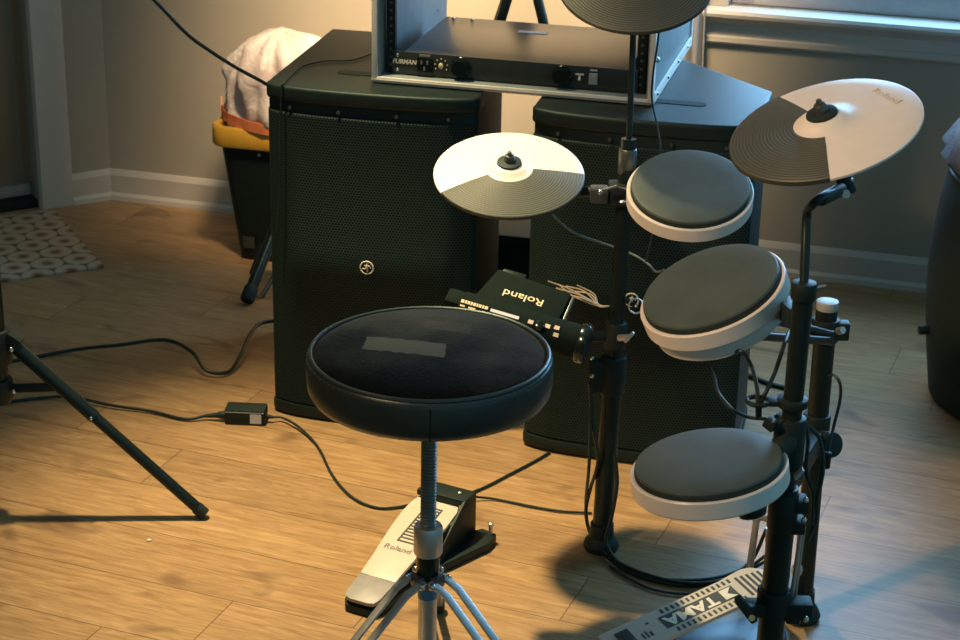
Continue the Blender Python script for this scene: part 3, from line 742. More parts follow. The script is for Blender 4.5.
def cymbal(c, n, x, mid, span, label, r=.1275, emb=None):
    t = thing('cymbal_pad', label, 'cymbal', c, 0, 'electronic cymbal pads', n=n, x=x); R = ROOT[t]
    bow = lambda q: .010*(1-(q/r)**2)
    disc = [(.034, bow(.034)), (.055, bow(.055)), (.08, bow(.08)), (.105, bow(.105)), (r-.004, bow(r-.004)), (r, -.0015), (r, -.0045), (r-.004, -.006), (.08, bow(.08)-.006), (.034, bow(.034)-.006), (0, .003)]
    MB().lathe([(0, .022), (.012, .022), (.022, .0205), (.030, .0165), (.036, bow(.036)+.0012)] + disc[1:], R, 120).build('disc', 'white_plastic', t, angle=50)
    a0, a1 = radians(mid-span/2), radians(mid+span/2); e = .0011
    b = MB(); rad = [.040, .055, .07, .085, .10, .115, r-.003, r+.0004]; S = 60; top = []; low = []
    for q in rad:
        top.append([b.b.verts.new((q*cos(a0+(a1-a0)*i/S), q*sin(a0+(a1-a0)*i/S), (bow(q) if q < r else -.0010)+e)) for i in range(S+1)])
        low.append([b.b.verts.new((q*cos(a0+(a1-a0)*i/S), q*sin(a0+(a1-a0)*i/S), (bow(q) if q < r else -.0040)-.002)) for i in range(S+1)])
    for G, fl_ in ((top, 1), (low, 0)):
        for A, B in zip(G, G[1:]):
            for i in range(S): b.b.faces.new((A[i], A[i+1], B[i+1], B[i]))
    for G in ((top[0], low[0]), (top[-1], low[-1]), ([q[0] for q in top], [q[0] for q in low]), ([q[-1] for q in top], [q[-1] for q in low])):
        A, B = G
        for i in range(len(A)-1): b.b.faces.new((A[i], A[i+1], B[i+1], B[i]))
    b.build('playing_surface', 'cymbal_rubber', t, angle=40, local=True)
    MB().lathe([(0, .021), (.021, .021), (.0205, .024), (.014, .0265), (0, .0265)], R, 32).build('felt_washer', 'black_rubber', t)
    MB().lathe([(0, .026), (.0095, .026), (.0098, .033), (.0075, .0365), (.004, .037), (.0036, .043), (0, .0435)], R, 24).build('wing_nut', 'gunmetal', t)
    if emb: text('brand_lettering', 'Roland', .016, R @ Matrix.Translation(V((emb[0], emb[1], bow(sqrt(emb[0]**2+emb[1]**2))-.0002))) @ Matrix.Rotation(radians(emb[2]), 4, 'Z'), 'cream_plastic', t, depth=.0006, bold=.01, sx=1.25)
    return t, R
nL = V((-.0038, -.2874, .9578)); cL = V((.0439, 3.0683, .6885))
nR = V((-.3118, -.1906, .9308)); cR = V((.4460, 2.4005, .9705))
nT = V((-.0494, -.4676, .8826)); cT = V((.2425, 3.0834, 1.0180))
cyL, CL = cymbal(cL, nL, (1, 0, 0), -76, 152, 'white and dark grey cymbal pad left of the thin upright pole')
cyR, CRm = cymbal(cR, nR, (.9498, -.0904, .2996), 190, 152, 'cream and dark cymbal pad with embossed lettering, at right', emb=(.086, .036, -62))
cyT, CT = cymbal(cT, nT, (1, 0, 0), -88, 200, 'dark cymbal pad cut off by the top edge, above the rack')

# ------------------------------------------------------------------ drum stand, left pole
FB = V((.2265, 3.0245, 0)); TPp = aty(628, 150, 3.062)
axis = (TPp-FB).normalized()
def ap_(z): return FB + axis*(z/axis.z)
dl = thing('drum_stand', 'thin upright black pole stand with round foot, between loudspeakers and pads', 'drum stand', FB)
MB().cyl(ap_(.03), ap_(.345), .0178, seg=24).build('lower_tube', 'black_tube', dl)
MB().cyl(ap_(.345), ap_(.755), .0132, seg=24).build('upper_tube', 'black_tube', dl)
MB().lathe([(0, 0), (.030, 0), (.0325, .006), (.030, .016), (.022, .024), (.021, .05), (0, .05)], frame(FB), 32).build('foot', 'black_rubber', dl)
zc = aty(613, 375, 3.04).z
jc = MB().cyl(ap_(zc-.035), ap_(zc+.035), .0225, seg=24, rnd=.004).build('joint_collar', 'black_plastic', dl)
b = MB(); b.box((0, 0, 0), (.03, .022, .06), Matrix.Translation(ap_(zc)+V((-.028, -.004, 0))), .004); b.build('clamp_lug', 'black_plastic', jc)
b = MB()
for q in (358, 376): b.sphere(aty(592, q, 3.01), .0042, seg=10)
b.pieces('clamp_bolt', 'chrome', jc)
zm = aty(615, 335, 3.05).z
mc = MB().cyl(ap_(zm-.022), ap_(zm+.026), .0195, seg=24, rnd=.003).build('module_clamp', 'black_plastic', dl)
b = MB(); p = aty(619, 338, 3.02); b.cyl(p, p+V((.014, -.012, .006)), .006); b.box((0, 0, 0), (.006, .008, .024), Matrix.Translation(p+V((.016, -.014, .008))) @ Matrix.Rotation(.7, 4, 'Y'), .002); b.build('wing_screw', 'steel', mc)
zt = aty(628, 158, 3.06).z
b = MB(); b.cyl(ap_(zt-.020), ap_(zt+.016), .0155, seg=24, rnd=.003); b.cyl(ap_(zt-.02)+V((0, 0, 0)), ap_(zt-.02)+V((-.012, -.012, 0)), .006)
b.build('top_collar', 'grey_cap' if False else 'gunmetal', dl)
rb = cT - nT*.016
b = MB(); b.tube([ap_(zt), ap_(zt+.05)+(rb-ap_(zt+.05))*0.0, ap_(zt)+(rb-ap_(zt))*.75, rb-nT*.03, rb], .0052, 12); b.build('cymbal_rod', 'black_tube', dl)
b = MB(); b.cyl(rb-nT*.03, rb+nT*.012, .011, rnd=.003); b.build('rod_tilter', 'black_plastic', dl)
zh = aty(625, 193, 3.055).z; pc = ap_(zh)
cl = MB().box((0, 0, 0), (.050, .046, .036), Matrix.Translation(pc+V((-.004, -.004, 0))), .006).build('cymbal_clamp', 'black_plastic', dl)
b = MB(); e0 = cL-nL*.030; b.tube([pc+V((-.02, -.004, 0)), pc+V((-.06, .0, .0)), e0+V((.07, 0, -.010)), e0+V((.02, 0, -.012)), e0], .0095, 12); b.cyl(e0-nL*.01, cL-nL*.002, .010); b.build('cymbal_arm', 'black_tube', dl)
b = MB(); b.box((0, 0, 0), (.030, .028, .026), Matrix.Translation(aty(599, 194, 3.04)), .004); b.build('arm_joint', 'gunmetal', cl)
b = MB(); b.bar(aty(603, 190, 3.01), aty(617, 186, 3.01), .005, .003); b.sphere(aty(600, 192, 3.015), .0045, seg=10); b.bar(aty(617, 186, 3.01), aty(628, 189, 3.01), .005, .003); b.sphere(aty(626, 203, 3.01), .006, (1.6, 1, .7), seg=10) if False else b.sphere((0, 0, 0), .006, (1.6, 1, .7), Matrix.Translation(aty(624, 202, 3.015)), 10); b.build('wing_screw', 'chrome', cl)
b = MB(); b.tube([pc+V((.012, -.01, -.008)), pc+V((.05, -.04, -.03)), P1 @ V((-.02, 0, -.068)), P1 @ V((0, 0, -.064))], .008, 12); b.build('pad_arm', 'black_tube', dl)
# module holder arm
b = MB(); b.tube([ap_(zm)+V((-.01, 0, 0)), ap_(zm)+V((-.05, -.005, 0)), ap_(zm)+V((-.075, -.02, .0))], .010, 12); b.build('module_arm', 'black_tube', dl)
# round cable tie holder near the pole
pr_ = aty(636, 306, 3.02); b = MB(); b.torus(.0125, .0016, frame(pr_, (.1, -.9, .3)), 28, 6); b.sphere(pr_, .003, seg=8); b.build('wing_ring', 'steel', mc)
b = MB(); b.cyl(pr_+V((-.0, .0, 0)), V((ap_(pr_.z).x+.01, ap_(pr_.z).y, pr_.z)), .004); b.build('ring_bolt', 'black_tube', mc)

# ------------------------------------------------------------------ sound module
A = CC + ray(463, 308)*3.07; B = CC + ray(579, 342)*3.03
ex = (B-A).normalized(); nn = V((.0, -.50, .866)); nn = (nn-ex*nn.dot(ex)).normalized(); ey = nn.cross(ex)
MM = Matrix.Translation(A) @ Matrix((ex, ey, nn)).transposed().to_4x4()
Lm = (B-A).length; mo = thing('drum_module', 'black sound module with upside-down lettering, hidden partly behind the stool', 'drum module', A); ROOTM = ROOT[mo]
b = MB(); b.lathe([(0, -.004), (.024, -.004), (.0275, .000), (.0275, Lm-.004), (.0265, Lm), (0, Lm)], MM @ Matrix(((0, 0, 1, 0), (1, 0, 0, 0), (0, 1, 0, 0), (0, 0, 0, 1))), 40); b.build('control_barrel', 'matte_black', mo)
b = MB(); b.lathe([(0, Lm), (.031, Lm), (.033, Lm+.003), (.033, Lm+.012), (.030, Lm+.015), (0, Lm+.015)], MM @ Matrix(((0, 0, 1, 0), (1, 0, 0, 0), (0, 1, 0, 0), (0, 0, 0, 1))), 40); b.build('end_cap', 'black_gloss', mo)
b = MB(); b.prism([(.010, .010), (.156, .010), (.158, .078), (.030, .086)], -.012, .016, MM, bevel=.004); hs = b.build('housing', 'matte_black', mo)
b = MB(); b.box((.163, .045, .006), (.004, .058, .016), MM, .001); b.build('housing_edge', 'gunmetal', hs)
b = MB(); b.box((.055, .090, -.002), (.04, .018, .014), MM, .003); b.build('rear_ledge', 'black_tube', hs)
b = MB(); b.box((-.006, .006, .004), (.05, .03, .030), MM, .008); b.build('side_pod', 'matte_black', mo)
text('brand_lettering', 'Roland', .0195, MM @ Matrix.Translation(V((.088, .042, .0165))) @ Matrix.Rotation(pi, 4, 'Z'), 'gold_print', mo, bold=.008, sx=1.28)
def on_barrel(x, ang, w, h_, b, t=.0012):
    # a little plate lying on the barrel's skin at angle ang from its top towards the stool
    d_ = ey*(-sin(ang))+nn*cos(ang); c = A+ex*x+d_*.0278; tt = ex.cross(d_)
    b.box((0, 0, 0), (w, h_, t), Matrix.Translation(c) @ Matrix((ex, d_.cross(ex), d_)).transposed().to_4x4())
b = MB(); xx = -.001
for w in (.006, .004, .0045, .004, .005, .003, .005, .004, .006): on_barrel(xx+w/2, .25, w*.85, .0055, b); xx += w+.0006
for x_, w in ((.004, .008), (.020, .012)): on_barrel(x_, .52, w, .003, b)
b.build('panel_print', 'gold_print', mo)
b = MB(); on_barrel(.074, .30, .048, .0052, b, .002); b.build('display', 'screen', mo)
b = MB()
for x_, a_ in ((.118, .32), (.146, .28), (.161, .22), (.163, .62)): on_barrel(x_, a_, .0085, .0065, b, .003)
b.pieces('button', 'cream_plastic', mo)
b = MB(); d_ = ey*(-sin(.42))+nn*cos(.42); b.cyl(A+ex*.134+d_*.025, A+ex*.134+d_*.038, .0085, .0075, rnd=.002); b.build('dial', 'black_gloss', mo)
# bracket reaching the pole
b = MB(); b.bar(A+ex*(Lm*.85)+ey*.03-nn*.014, ap_(zm)+V((-.07, -.018, 0)), .028, .014, nn, .003); b.build('bracket', 'matte_black', mo)
# wire bundle behind the module
b = MB(); e_ = aty(609, 306, 3.02); t_ = aty(599, 305, 3.02); random.seed(3)
for (sx, sy, mx, my, yy) in ((548, 281, 572, 292, 3.05), (556, 288, 580, 297, 3.03), (560, 293, 582, 300, 3.02), (566, 286, 584, 293, 3.06), (562, 290, 590, 296, 3.05), (577, 285, 594, 296, 3.08), (558, 284, 575, 299, 3.04)):
    b.tube([aty(sx, sy, yy+.02), aty(mx, my-2, yy), t_+V((0, 0, random.uniform(-.002, .002))), e_], .0013, 6)
o = b.build('wire_bundle', 'gold_print', None); tag(o, 'bunch of thin pale wires behind the module, beside the pole', 'wires')

# ------------------------------------------------------------------ drum stand, right double towers
FT = V((.4185, 2.310, 0)); RT = V((.548, 2.795, 0))
dr_ = thing('drum_stand', 'heavy black double tower stand carrying the two nearest pads at right', 'drum stand', FT)
def fz(py, px=800): return aty(px, py, 2.310).z
def rz_(py, px=822): return aty(px, py, 2.79).z
ztop = fz(285)
MB().cyl(FT+V((-.004, 0, .03)), FT+V((0, 0, fz(487))), .0185, seg=28).build('lower_tube', 'black_tube', dr_)
MB().cyl(FT+V((0, 0, fz(487))), FT+V((.002, 0, ztop-.004)), .0135, seg=24).build('upper_tube', 'black_tube', dr_)
MB().lathe([(0, 0), (.034, 0), (.036, .008), (.030, .020), (.022, .03), (0, .03)], frame(FT+V((-.004, 0, 0))), 28).build('foot', 'black_rubber', dr_)
tc = MB().cyl(FT+V((.002, 0, ztop-.020)), FT+V((.002, 0, ztop+.004)), .0165, seg=24, rnd=.002).build('top_collar', 'black_plastic', dr_)
b = MB(); b.bar(FT+V((.012, -.006, ztop-.004)), FT+V((.030, -.008, ztop+.002)), .008, .004); b.build('collar_lever', 'gunmetal', tc)
# cymbal rod, elbow and tilter
cb = cR-nR*.012; p0 = FT+V((.002, 0, ztop-.01)); p1 = aty(807, 215, 2.350); p2 = aty(815, 200, 2.31); p3 = aty(840, 190, 2.37)
b = MB(); b.tube([p0, p0+(p1-p0)*.5, p1, p1*.35+p2*.65, p2*.75+p3*.25, p3], .0062, 12); b.build('cymbal_rod', 'black_tube', dr_)
tl = MB().cyl(aty(820, 200, 2.325), aty(842, 189, 2.378), .0090, rnd=.003).build('tilter', 'black_plastic', dr_)
b = MB(); b.cyl(aty(849, 193, 2.40), cb-nR*.004, .0115, .0075, rnd=.002); b.cyl(cb-nR*.01, cR+nR*.015, .004); b.build('tilter_head', 'black_plastic', tl)
b = MB(); b.cyl(aty(846, 194, 2.375), aty(846, 194, 2.36), .0062, seg=6); b.sphere(aty(852, 180, 2.385), .0026, seg=8); b.build('tilter_bolt', 'chrome', tl)
# guide ring plate with hole
gz = fz(402); G = FT+V((0, 0, gz)); gc = aty(758, 399, 2.310); gc.z = gz
b = MB(); b.torus(.0145, .0034, frame(gc), 32, 8); b.cyl(FT+V((0, 0, gz-.006)), FT+V((0, 0, gz+.006)), .021, rnd=.002); b.bar(gc+V((.013, 0, 0)), FT+V((-.015, 0, gz)), .020, .008, bevel=.002); b.build('cable_guide', 'black_plastic', dr_)
# main clamp for the near pad
cz = fz(437); C0 = FT+V((0, 0, cz))
mc2 = MB().cyl(C0+V((0, 0, -.045)), C0+V((0, 0, .030)), .0215, rnd=.004).build('pad_clamp', 'black_plastic', dr_)
d3 = (P3 @ V((.075, .01, -.030)) - C0).normalized()
sk = C0 + V((0, -.004, .004))
b = MB(); b.cyl(sk+d3*.004, sk+d3*.040, .0165, .0150, rnd=.003); b.build('arm_socket', 'black_plastic', mc2)
b = MB(); b.tube([sk+d3*.03, sk+d3*.075, P3 @ V((.045, .01, -.050)), P3 @ V((0, 0, -.062))], .0068, 12); b.build('pad_arm', 'chrome', dr_)
b = MB(); b.bar(aty(766, 420, 2.300), aty(776, 428, 2.290), .016, .014, bevel=.003); b.bar(aty(776, 420, 2.300), C0, .02, .016, bevel=.003); b.build('clamp_jaw', 'black_plastic', mc2)
b = MB(); b.sphere(aty(773, 421, 2.285), .003, seg=8); b.build('clamp_bolt', 'chrome', mc2)
b = MB(); b.bar(aty(795, 478, 2.280), aty(803, 469, 2.280), .010, .004); b.build('wing_tab', 'grey_cap', mc2)
# lower tube shoulder with two bolts
lz = fz(500, 785)
b = MB(); b.cyl(FT+V((0, 0, lz-.045)), FT+V((0, 0, lz+.014)), .0205, rnd=.005); b.box((.022, -.002, lz-.004), (.022, .03, .020), Matrix.Translation(FT), .005); b.box((.020, -.002, lz-.036), (.022, .03, .020), Matrix.Translation(FT), .005); jl = b.build('tube_joint', 'black_plastic', dr_)
b = MB(); b.sphere(aty(806, 500, 2.292), .0042, seg=10); b.sphere(aty(804, 520, 2.292), .0042, seg=10); b.pieces('joint_bolt', 'chrome', jl)
b = MB(); b.cyl(aty(801, 530, 2.320), aty(791, 600, 2.320), .0032); b.cyl(aty(804, 528, 2.330), aty(795, 596, 2.330), .0026); b.pieces('tension_rod', 'steel', dr_)
# bottom clamp, wing knob, link to rear foot
bz = fz(600, 775); BB = FT+V((-.002, 0, bz))
b = MB(); b.cyl(BB+V((0, 0, -.018)), BB+V((0, 0, .018)), .0235, rnd=.003); b.box((.034, .0, -.012), (.040, .030, .026), Matrix.Translation(BB), .004); b.box((-.026, -.008, -.008), (.030, .022, .022), Matrix.Translation(BB), .004); bc = b.build('bottom_clamp', 'black_plastic', dr_)
b = MB(); b.sphere(aty(806, 619, 2.282), .0045, seg=10); b.build('clamp_bolt', 'chrome', bc)
kp = aty(748, 611, 2.280)
b = MB(); b.bar(kp+V((-.016, 0, .020)), kp+V((.010, 0, -.014)), .012, .018, (0, -1, 0), .004); b.bar(kp+V((.0, 0, .0)), BB+V((-.03, -.01, -.006)), .014, .014, bevel=.003); b.build('wing_knob', 'black_plastic', bc)
b = MB(); b.cyl(aty(752, 618, 2.285), aty(752, 618, 2.265), .0045); b.build('brass_screw', 'brass', bc)
# rear tower
zr = rz_(302, 825)
MB().cyl(RT+V((.004, 0, .02)), RT+V((0, 0, zr-.012)), .0172, seg=28).build('rear_tube', 'black_tube', dr_)
MB().lathe([(0, 0), (.030, 0), (.033, .008), (.028, .020), (.021, .03), (.020, .055), (0, .055)], frame(RT+V((.004, 0, 0))), 28).build('rear_foot', 'black_rubber', dr_)
MB().cyl(RT+V((0, 0, zr-.014)), RT+V((0, 0, zr)), .0176, seg=28, rnd=.001).build('end_cap', 'grey_cap', dr_)
z1 = rz_(330); K = RT+V((0, 0, z1))
b = MB(); b.cyl(K+V((0, 0, -.020)), K+V((0, 0, .018)), .0225, rnd=.003); b.box((.026, -.004, 0), (.022, .022, .030), Matrix.Translation(K), .004); rc = b.build('rear_clamp', 'black_plastic', dr_)
b = MB(); b.cyl(aty(838, 331, 2.76), aty(843, 330, 2.75), .006, seg=6); b.build('clamp_bolt', 'steel', rc)
# twin bars from the rear tower to the middle pad
q0 = aty(831, 335, 2.755); q1 = P2 @ V((.02, .03, -.074)); q2 = aty(831, 341, 2.745); q3 = P2 @ V((.0, -.02, -.074))
b = MB(); b.cyl(q0, q1, .0072, seg=14); b.cyl(q2, q3, .0072, seg=14); b.sphere(q0, .0078, seg=12); b.sphere(q2, .0078, seg=12); b.build('twin_bars', 'black_tube', dr_)
b = MB(); b.bar(aty(780, 305, 2.50), P2 @ V((.08, .02, -.040)), .030, .024, bevel=.004); b.bar(aty(783, 305, 2.46), FT+V((.0, .01, fz(322))), .026, .028, bevel=.004); b.build('pad_bracket', 'black_plastic', dr_)
# clamp and cross brace lower on the rear tower
z2 = rz_(440, 815); K = RT+V((0, 0, z2))
b = MB(); b.cyl(K+V((0, 0, -.04)), K+V((0, 0, .045)), .0225, rnd=.003); b.bar(K, FT+V((0, 0, cz-.07)), .028, .036, bevel=.004); cb_ = b.build('cross_brace', 'black_plastic', dr_)
b = MB(); b.cyl(aty(818, 443, 2.76), aty(834, 445, 2.73), .021, rnd=.004); b.build('brace_knob', 'black_plastic', cb_)
b = MB(); b.sphere(aty(822, 454, 2.70), .004, seg=10); b.build('brace_bolt', 'chrome', cb_)
b = MB(); b.bar(RT+V((0, 0, .035)), BB+V((.03, 0, -.03)), .02, .016, bevel=.003); b.build('lower_link', 'black_tube', dr_)
b = MB(); b.sphere(aty(797, 570, 2.6), .010, (1, .7, 1.3), seg=12) if False else b.sphere((0, 0, 0), .009, (1, .7, 1.4), Matrix.Translation(aty(797, 570, 2.55)), 12); b.build('link_bolt', 'steel', dr_)

# ------------------------------------------------------------------ kick pedal with printed board
K0, K1 = atz(664, 626, .045), atz(752, 586, .085); kd = K1-K0; kd_h = V((kd.x, kd.y, 0)).normalized()
kp_ = thing('kick_pedal', 'cream kick drum pedal board printed in black on floor beside right towers', 'pedal', (K0.x, K0.y, 0), atan2(kd.y, kd.x)); R = ROOT[kp_]
slope = math.atan2(kd.z, sqrt(kd.x**2+kd.y**2)); BT = R @ Matrix.Translation(V((.020, .006, .048))) @ Matrix.Rotation(-slope, 4, 'Y')
bd = [(-.12, -.040), (.11, -.040), (.155, -.046), (.17, -.040), (.185, -.022), (.185, .022), (.17, .040), (.155, .046), (.11, .040), (-.12, .040)]
MB().prism(bd, -.004, .003, BT, bevel=.0015).build('foot_board', 'cream_plastic', kp_)
b = MB()
for y in (-.029, .029):
    for i in range(14): b.box((-.005+i*.0098, y, .0033), (.0042, .011, .0008), BT)
for i in range(5): b.box((.136+i*.0095, 0, .0033), (.0045, .060-.004*i, .0008), BT)
b.build('grip_bars', 'tread', kp_)
MB().box((.050, 0, .0033), (.138, .034, .0009), BT).build('name_panel', 'tread', kp_)
text('brand_lettering', 'TAMA', .0355, BT @ Matrix.Translation(V((.034, -.001, .0040))) @ Matrix.Rotation(pi, 4, 'Z'), 'print', kp_, bold=.035, sx=1.0)
b = MB(); b.prism([(.094, -.014), (.116, -.014), (.104, 0), (.116, .014), (.094, .014)], .0036, .0043, BT); b.build('arrow_mark', 'print', kp_)
b = MB()
for x_, y_, w, h_ in ((-.046, -.012, .004, .012), (-.053, -.009, .003, .018), (-.060, -.010, .003, .016), (-.040, .016, .005, .004)): b.box((x_, y_, .0034), (w, h_, .0006), BT)
b.build('small_print', 'tread', kp_)
MB().box((-.085, 0, .0036), (.025, .05, .002), BT, .001).build('heel_hinge', 'gunmetal', kp_)
MB().prism([(-.12, -.05), (.20, -.06), (.21, -.04), (.21, .04), (.20, .05), (-.12, .05)], .002, .012, R, bevel=.003).build('base_plate', 'tama_base', kp_)
b = MB(); u0 = atz(747, 588, .012); u1 = aty(757, 516, u0.y)
b.cyl(u0, u1, .0068, .0058, seg=16); b.sphere(u1, .011, seg=14); up_ = b.build('beater_post', 'steel', kp_)
b = MB(); b.cyl(u1, aty(775, 522, u0.y-.06), .005); b.cyl(aty(768, 528, u0.y+.0), aty(768, 578, u0.y), .0045); b.build('axle', 'steel', kp_)
b = MB(); b.cyl(u0+V((.03, -.02, .01)), u1+V((.030, -.02, -.03)), .0035); b.torus(.010, .002, frame(u1+V((.028, -.02, -.045)), (1, -.3, 0)), 20, 6); b.build('spring', 'gunmetal', kp_)

# ------------------------------------------------------------------ power adapter and cables
c = atz(245, 426, 0); c.y += .024
ad = thing('power_adapter', 'small black power brick with white sticker on floor by left loudspeaker', 'adapter', c, radians(-3)); R = ROOT[ad]
MB().box((0, 0, .0165), (.083, .044, .033), R, .004).build('case', 'black_plastic', ad)
MB().box((.023, -.0222, .0155), (.023, .0008, .021), R).build('sticker', 'label', ad)
MB().box((0, -.0222, .0285), (.078, .001, .0016), R).build('edge_line', 'grey_cap', ad)
b = MB(); b.cyl(R @ V((-.040, -.004, .014)), R @ V((-.058, -.004, .013)), .009, .007, rnd=.002); b.cyl(R @ V((-.056, -.004, .013)), R @ V((-.086, -.004, .009)), .0058, .0035); b.build('inlet_plug', 'black_rubber', ad)
b = MB(); b.cyl(R @ V((.040, -.002, .014)), R @ V((.055, -.002, .012)), .0055, .0035); b.build('strain_relief', 'black_rubber', ad)

def cable(name, pts, r, label, mat='cable', group=None, cat='cable', seg=8):
    o = MB().tube(pts, r, seg).build(name, mat); return tag(o, label, cat, group)
Z = lambda px, py, z=.004: atz(px, py, z)
cable('mains_cable', [Z(-12, 404), Z(40, 398), Z(72, 397, .010), Z(110, 405, .008), Z(150, 411, .006), Z(185, 419, .005), R @ V((-.083, -.004, .010))], .0034, 'black cord on floor from tripod stand to the power brick')
cable('adapter_cable', [R @ V((.052, -.002, .012)), Z(283, 418, .010), Z(300, 428, .008), Z(318, 447), Z(333, 476), Z(352, 497), Z(375, 507), Z(398, 507), Z(430, 500)], .0026, 'thin black cord curving from power brick towards the cream pedal')
cable('speaker_cable', [Z(-14, 366), Z(40, 356), Z(80, 349, .012), Z(120, 345, .030), Z(165, 340, .038), Z(192, 352, .036), Z(206, 370, .016), Z(228, 372, .008), Z(240, 356, .020), Z(250, 335, .030), Z(262, 323, .030), Z(290, 320, .03)], .0042, 'thick black cable looping over floor from tripod to left loudspeaker')
cable('hanging_cable', [aty(118, -34, 3.80), aty(154, 0, 3.80), aty(187, 34, 3.80), aty(210, 51, 3.80), aty(235, 67, 3.80), aty(266, 84, 3.80), aty(285, 98, 3.80)], .0038, 'black cable hanging from upper left down behind left loudspeaker')
RF = lambda px, py: atz(px, py, SH+.003)
fr1 = ROOT[spL] @ V((.040, -.028, SH-.004)); fr2 = ROOT[spL] @ V((.036, -.030, SH-.10)); fr3 = ROOT[spL] @ V((.032, -.030, SH-.22)); fr4 = ROOT[spL] @ V((.024, -.029, SH-.30))
cable('thin_wire', [RF(376, 52), RF(352, 60), RF(325, 61), RF(303, 66), RF(292, 74), ROOT[spL] @ V((.041, -.020, SH+.002)), fr1, fr2, fr3, fr4], .0016, 'thin dark wire lying on left loudspeaker top and down its grille', 'pale_cable' if False else 'cable', seg=6)
cable('floor_cable', [Z(550, 452), Z(535, 461), Z(510, 474), Z(485, 487), Z(462, 496), Z(448, 502)], .0026, 'thin black cord running under right loudspeaker to the cream pedal')
cable('pedal_cable', [Z(452, 491, .03), Z(470, 496, .012), Z(495, 499), Z(530, 506), Z(560, 511), Z(592, 513)], .0024, 'thin cord on floor between cream pedal and thin pole')
cable('pole_cable', [aty(590, 384, 3.01), aty(592, 420, 3.01), aty(598, 460, 3.005), Z(590, 490, .10), Z(586, 512, .05), Z(591, 535, .012), Z(606, 556, .006), Z(636, 575), Z(680, 585), Z(720, 582), Z(742, 573), Z(765, 556, .02)], .0034, 'black cable down the thin pole, outermost of the floor bundle', group='bundled floor cables')
cable('pole_cable', [aty(615, 455, 3.0), aty(617, 485, 3.0), aty(611, 520, 2.995), Z(606, 542, .03), Z(622, 565, .006), Z(655, 578, .008), Z(695, 580, .008), Z(730, 574, .008), Z(752, 560, .02), aty(766, 530, 2.9)], .0034, 'black cable curling round the thin pole foot, inner one of the bundle', group='bundled floor cables')
cable('pole_cable', [aty(591, 400, 3.012), aty(589, 465, 3.0), Z(586, 500, .07), Z(588, 525, .02), Z(600, 550, .010), Z(640, 572, .010), Z(690, 583, .010), Z(735, 577, .012), Z(768, 560, .03)], .0030, 'black cable in the middle of the floor bundle', group='bundled floor cables')
cable('pole_cable', [Z(610, 566), Z(628, 578), Z(655, 590), Z(690, 594), Z(715, 588)], .0026, 'blue-black cord lowest in the picture of the floor bundle', group='bundled floor cables')
cable('pad_cable', [P2 @ V((-.0, -.085, -.066)), aty(742, 352, 2.36), aty(752, 368, 2.365), aty(757, 388, 2.325), gc+V((0, 0, -.005)), gc+V((.002, .004, -.028))], .0030, 'black cable from middle pad rim down through the guide ring')
cable('pad_cable', [aty(789, 332, 2.44), aty(784, 345, 2.34), aty(775, 372, 2.335), aty(766, 392, 2.307), gc+V((.004, .002, -.006)), gc+V((.005, .004, -.028))], .0030, 'black cable from double tower bracket down into the guide ring')
cable('pad_cable', [P2 @ V((-.055, -.03, -.068)), aty(712, 372, 2.40), aty(718, 392, 2.36), aty(732, 409, 2.32), aty(748, 417, 2.335), aty(765, 419, 2.300)], .0026, 'thin cable drooping under the middle pad to the clamp')
cable('loop_cable', [aty(829, 376, 2.77), aty(834, 375, 2.76), aty(840, 384, 2.75), aty(840, 400, 2.75), aty(834, 425, 2.73), aty(829, 447, 2.70), aty(827, 462, 2.69)], .0027, 'black cable looping out right of the rear tower')
MBp = MB(); MBp.cyl(aty(828, 452, 2.69), aty(826, 468, 2.69), .0062, rnd=.002); tag(MBp.build('jack_plug', 'black_plastic'), 'black jack plug at the end of looping cable, by rear tower knob', 'plug')
for pts, lab in (([aty(808, 425, 2.355), aty(820, 440, 2.355), aty(823, 470, 2.345), aty(817, 500, 2.335), aty(816, 520, 2.335), aty(808, 540, 2.325)], 'black cable bulging right beside the double tower clamps'),
                 ([aty(805, 420, 2.335), aty(808, 440, 2.325), aty(806, 470, 2.325), aty(813, 495, 2.335), aty(812, 525, 2.325)], 'black cable hugging the front tower clamp')):
    cable('tower_cable', pts, .0030, lab)
cable('cymbal_wire', [aty(546, 205, 3.07), aty(556, 218, 3.09), aty(575, 233, 3.12), aty(605, 244, 3.14), aty(632, 254, 3.13), aty(648, 264, 3.08), aty(656, 272, 3.0), aty(664, 270, 2.93)], .0020, 'thin pale wire sagging from left cymbal past the pole', 'pale_cable', seg=6)
cable('cymbal_wire', [aty(660, 12, 3.09), aty(658, 40, 3.11), aty(653, 75, 3.12), aty(652, 100, 3.12), aty(658, 130, 3.11), aty(661, 160, 3.10), aty(656, 200, 3.09), aty(652, 235, 3.07), aty(646, 262, 3.06)], .0018, 'thin black wire hanging from top cymbal behind farthest pad', seg=6)
cable('wall_cable', [Z(740, 372), Z(770, 384), Z(800, 391)], .006, 'thick dark cable on floor beyond the double towers')

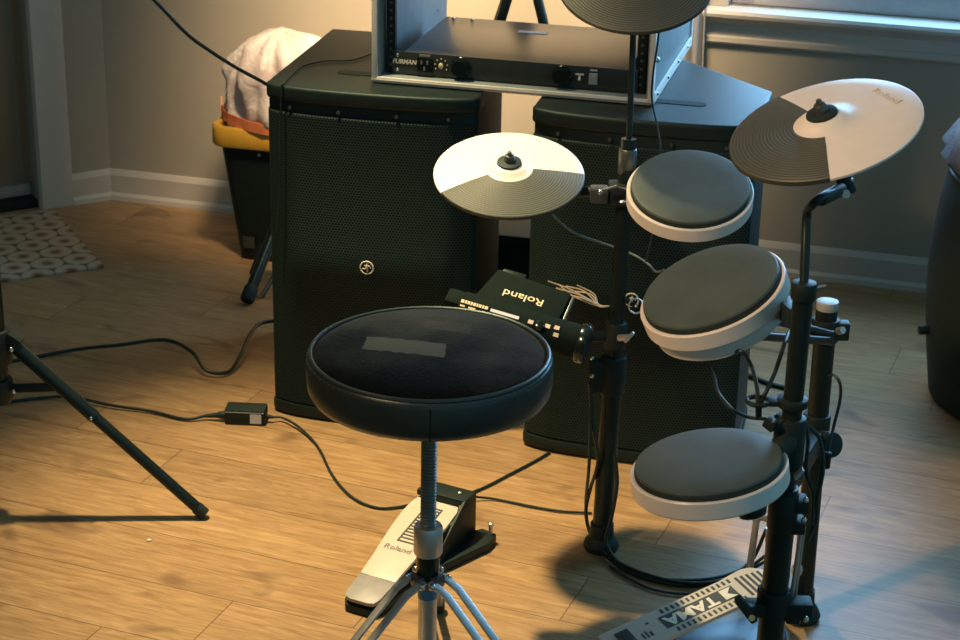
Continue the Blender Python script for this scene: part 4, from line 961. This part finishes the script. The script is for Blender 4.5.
# ------------------------------------------------------------------ dark rounded container and cloth at right edge
RC = V((1.230, 3.72, 0)); q = thing('barrel_container', 'large dark barrel-sided container at the right edge of the floor', 'container', RC)
MB().lathe([(0, .0), (.245, .0), (.262, .008), (.276, .10), (.288, .20), (.291, .28), (.288, .36), (.281, .44), (.270, .495), (.262, .505), (0, .505)], Matrix.Translation(RC), 80).build('body', 'dark_cloth', q)
kn_ = aty(922, 329, 3.72); MB().cyl(V((.955, 3.72, kn_.z)), V((.925, 3.715, kn_.z)), .011, rnd=.004).build('side_knob', 'black_plastic', q)
MB().torus(.2695, .005, Matrix.Translation(RC+V((0, 0, .50))), 80, 8).build('top_band', 'black_plastic', q)
b = MB(); random.seed(5); rings = []
for i, (r_, z_) in enumerate([(.20, .506), (.255, .511), (.268, .535), (.245, .59), (.19, .635), (.10, .66), (.01, .665)]):
    rings.append(b._ring([RC + V(((r_*(1+.05*sin(5*a+i))+.012*sin(11*a+i*2))*cos(a)-.02, r_*(1+.06*sin(4*a+i*.7))*sin(a), z_+.008*sin(7*a+i))) for a in [2*pi*j/56 for j in range(56)]]))
for a, c in zip(rings, rings[1:]): b._bridge(a, c)
b.b.faces.new(rings[-1]); b.b.faces.new(rings[0][::-1])
tag(b.build('cloth', 'grey_cloth', angle=80), 'bunched grey cloth lying on the dark container at right edge', 'cloth')
b = MB(); cc = atz(149, 540, .002); b.sphere((0, 0, 0), .004, (1, .8, .5), Matrix.Translation(cc), 10); tag(b.build('lint_speck', 'label'), 'tiny pale blue speck of litter on the floor', 'speck')

# ------------------------------------------------------------------ light
def spot(name, loc, aim, power, size, blend, col, rad):
    l = bpy.data.lights.new(name, 'SPOT'); l.energy = power; l.spot_size = radians(size); l.spot_blend = blend; l.color = col; l.shadow_soft_size = rad
    o = bpy.data.objects.new(name, l); COL.objects.link(o); o.location = loc
    o.rotation_euler = (V(aim)-V(loc)).to_track_quat('-Z', 'Y').to_euler(); return o
WARM = (1.0, .77, .42)
spot('ceiling_downlight', (-.64, 3.40, 2.50), (-.20, 3.02, 0), 500, 43, 1.0, WARM, .05)
spot('wall_downlight', (.00, 3.35, 2.45), (.00, 4.64, .80), 1000, 40, 1.0, (1.0, .72, .43), .28)
spot('kit_fill', (-1.15, 1.55, 2.20), (.33, 2.60, .84), 185, 38, .9, (1.0, .64, .36), .10)  # added fill to warm the right cymbal and pads, no fixture there
w = bpy.data.worlds.new('room_ambience'); SC.world = w; w.use_nodes = True
nt = w.node_tree; bg = nt.nodes['Background']
tc = nt.nodes.new('ShaderNodeTexCoord'); sx = nt.nodes.new('ShaderNodeSeparateXYZ'); nt.links.new(tc.outputs['Generated'], sx.inputs[0])
mr = nt.nodes.new('ShaderNodeMapRange'); mr.inputs[1].default_value = -.8; mr.inputs[2].default_value = .9; nt.links.new(sx.outputs[0], mr.inputs[0])
mx = nt.nodes.new('ShaderNodeMix'); mx.data_type = 'RGBA'; nt.links.new(mr.outputs[0], mx.inputs[0])
mx.inputs[6].default_value = (.07, .048, .022, 1); mx.inputs[7].default_value = (.115, .33, .45, 1)
nt.links.new(mx.outputs[2], bg.inputs[0]); bg.inputs[1].default_value = 1.0
SC.view_settings.view_transform = 'Standard'; SC.view_settings.look = 'None'; SC.view_settings.gamma = 1.0; SC.view_settings.exposure = 0.0
SC.view_settings.use_curve_mapping = False
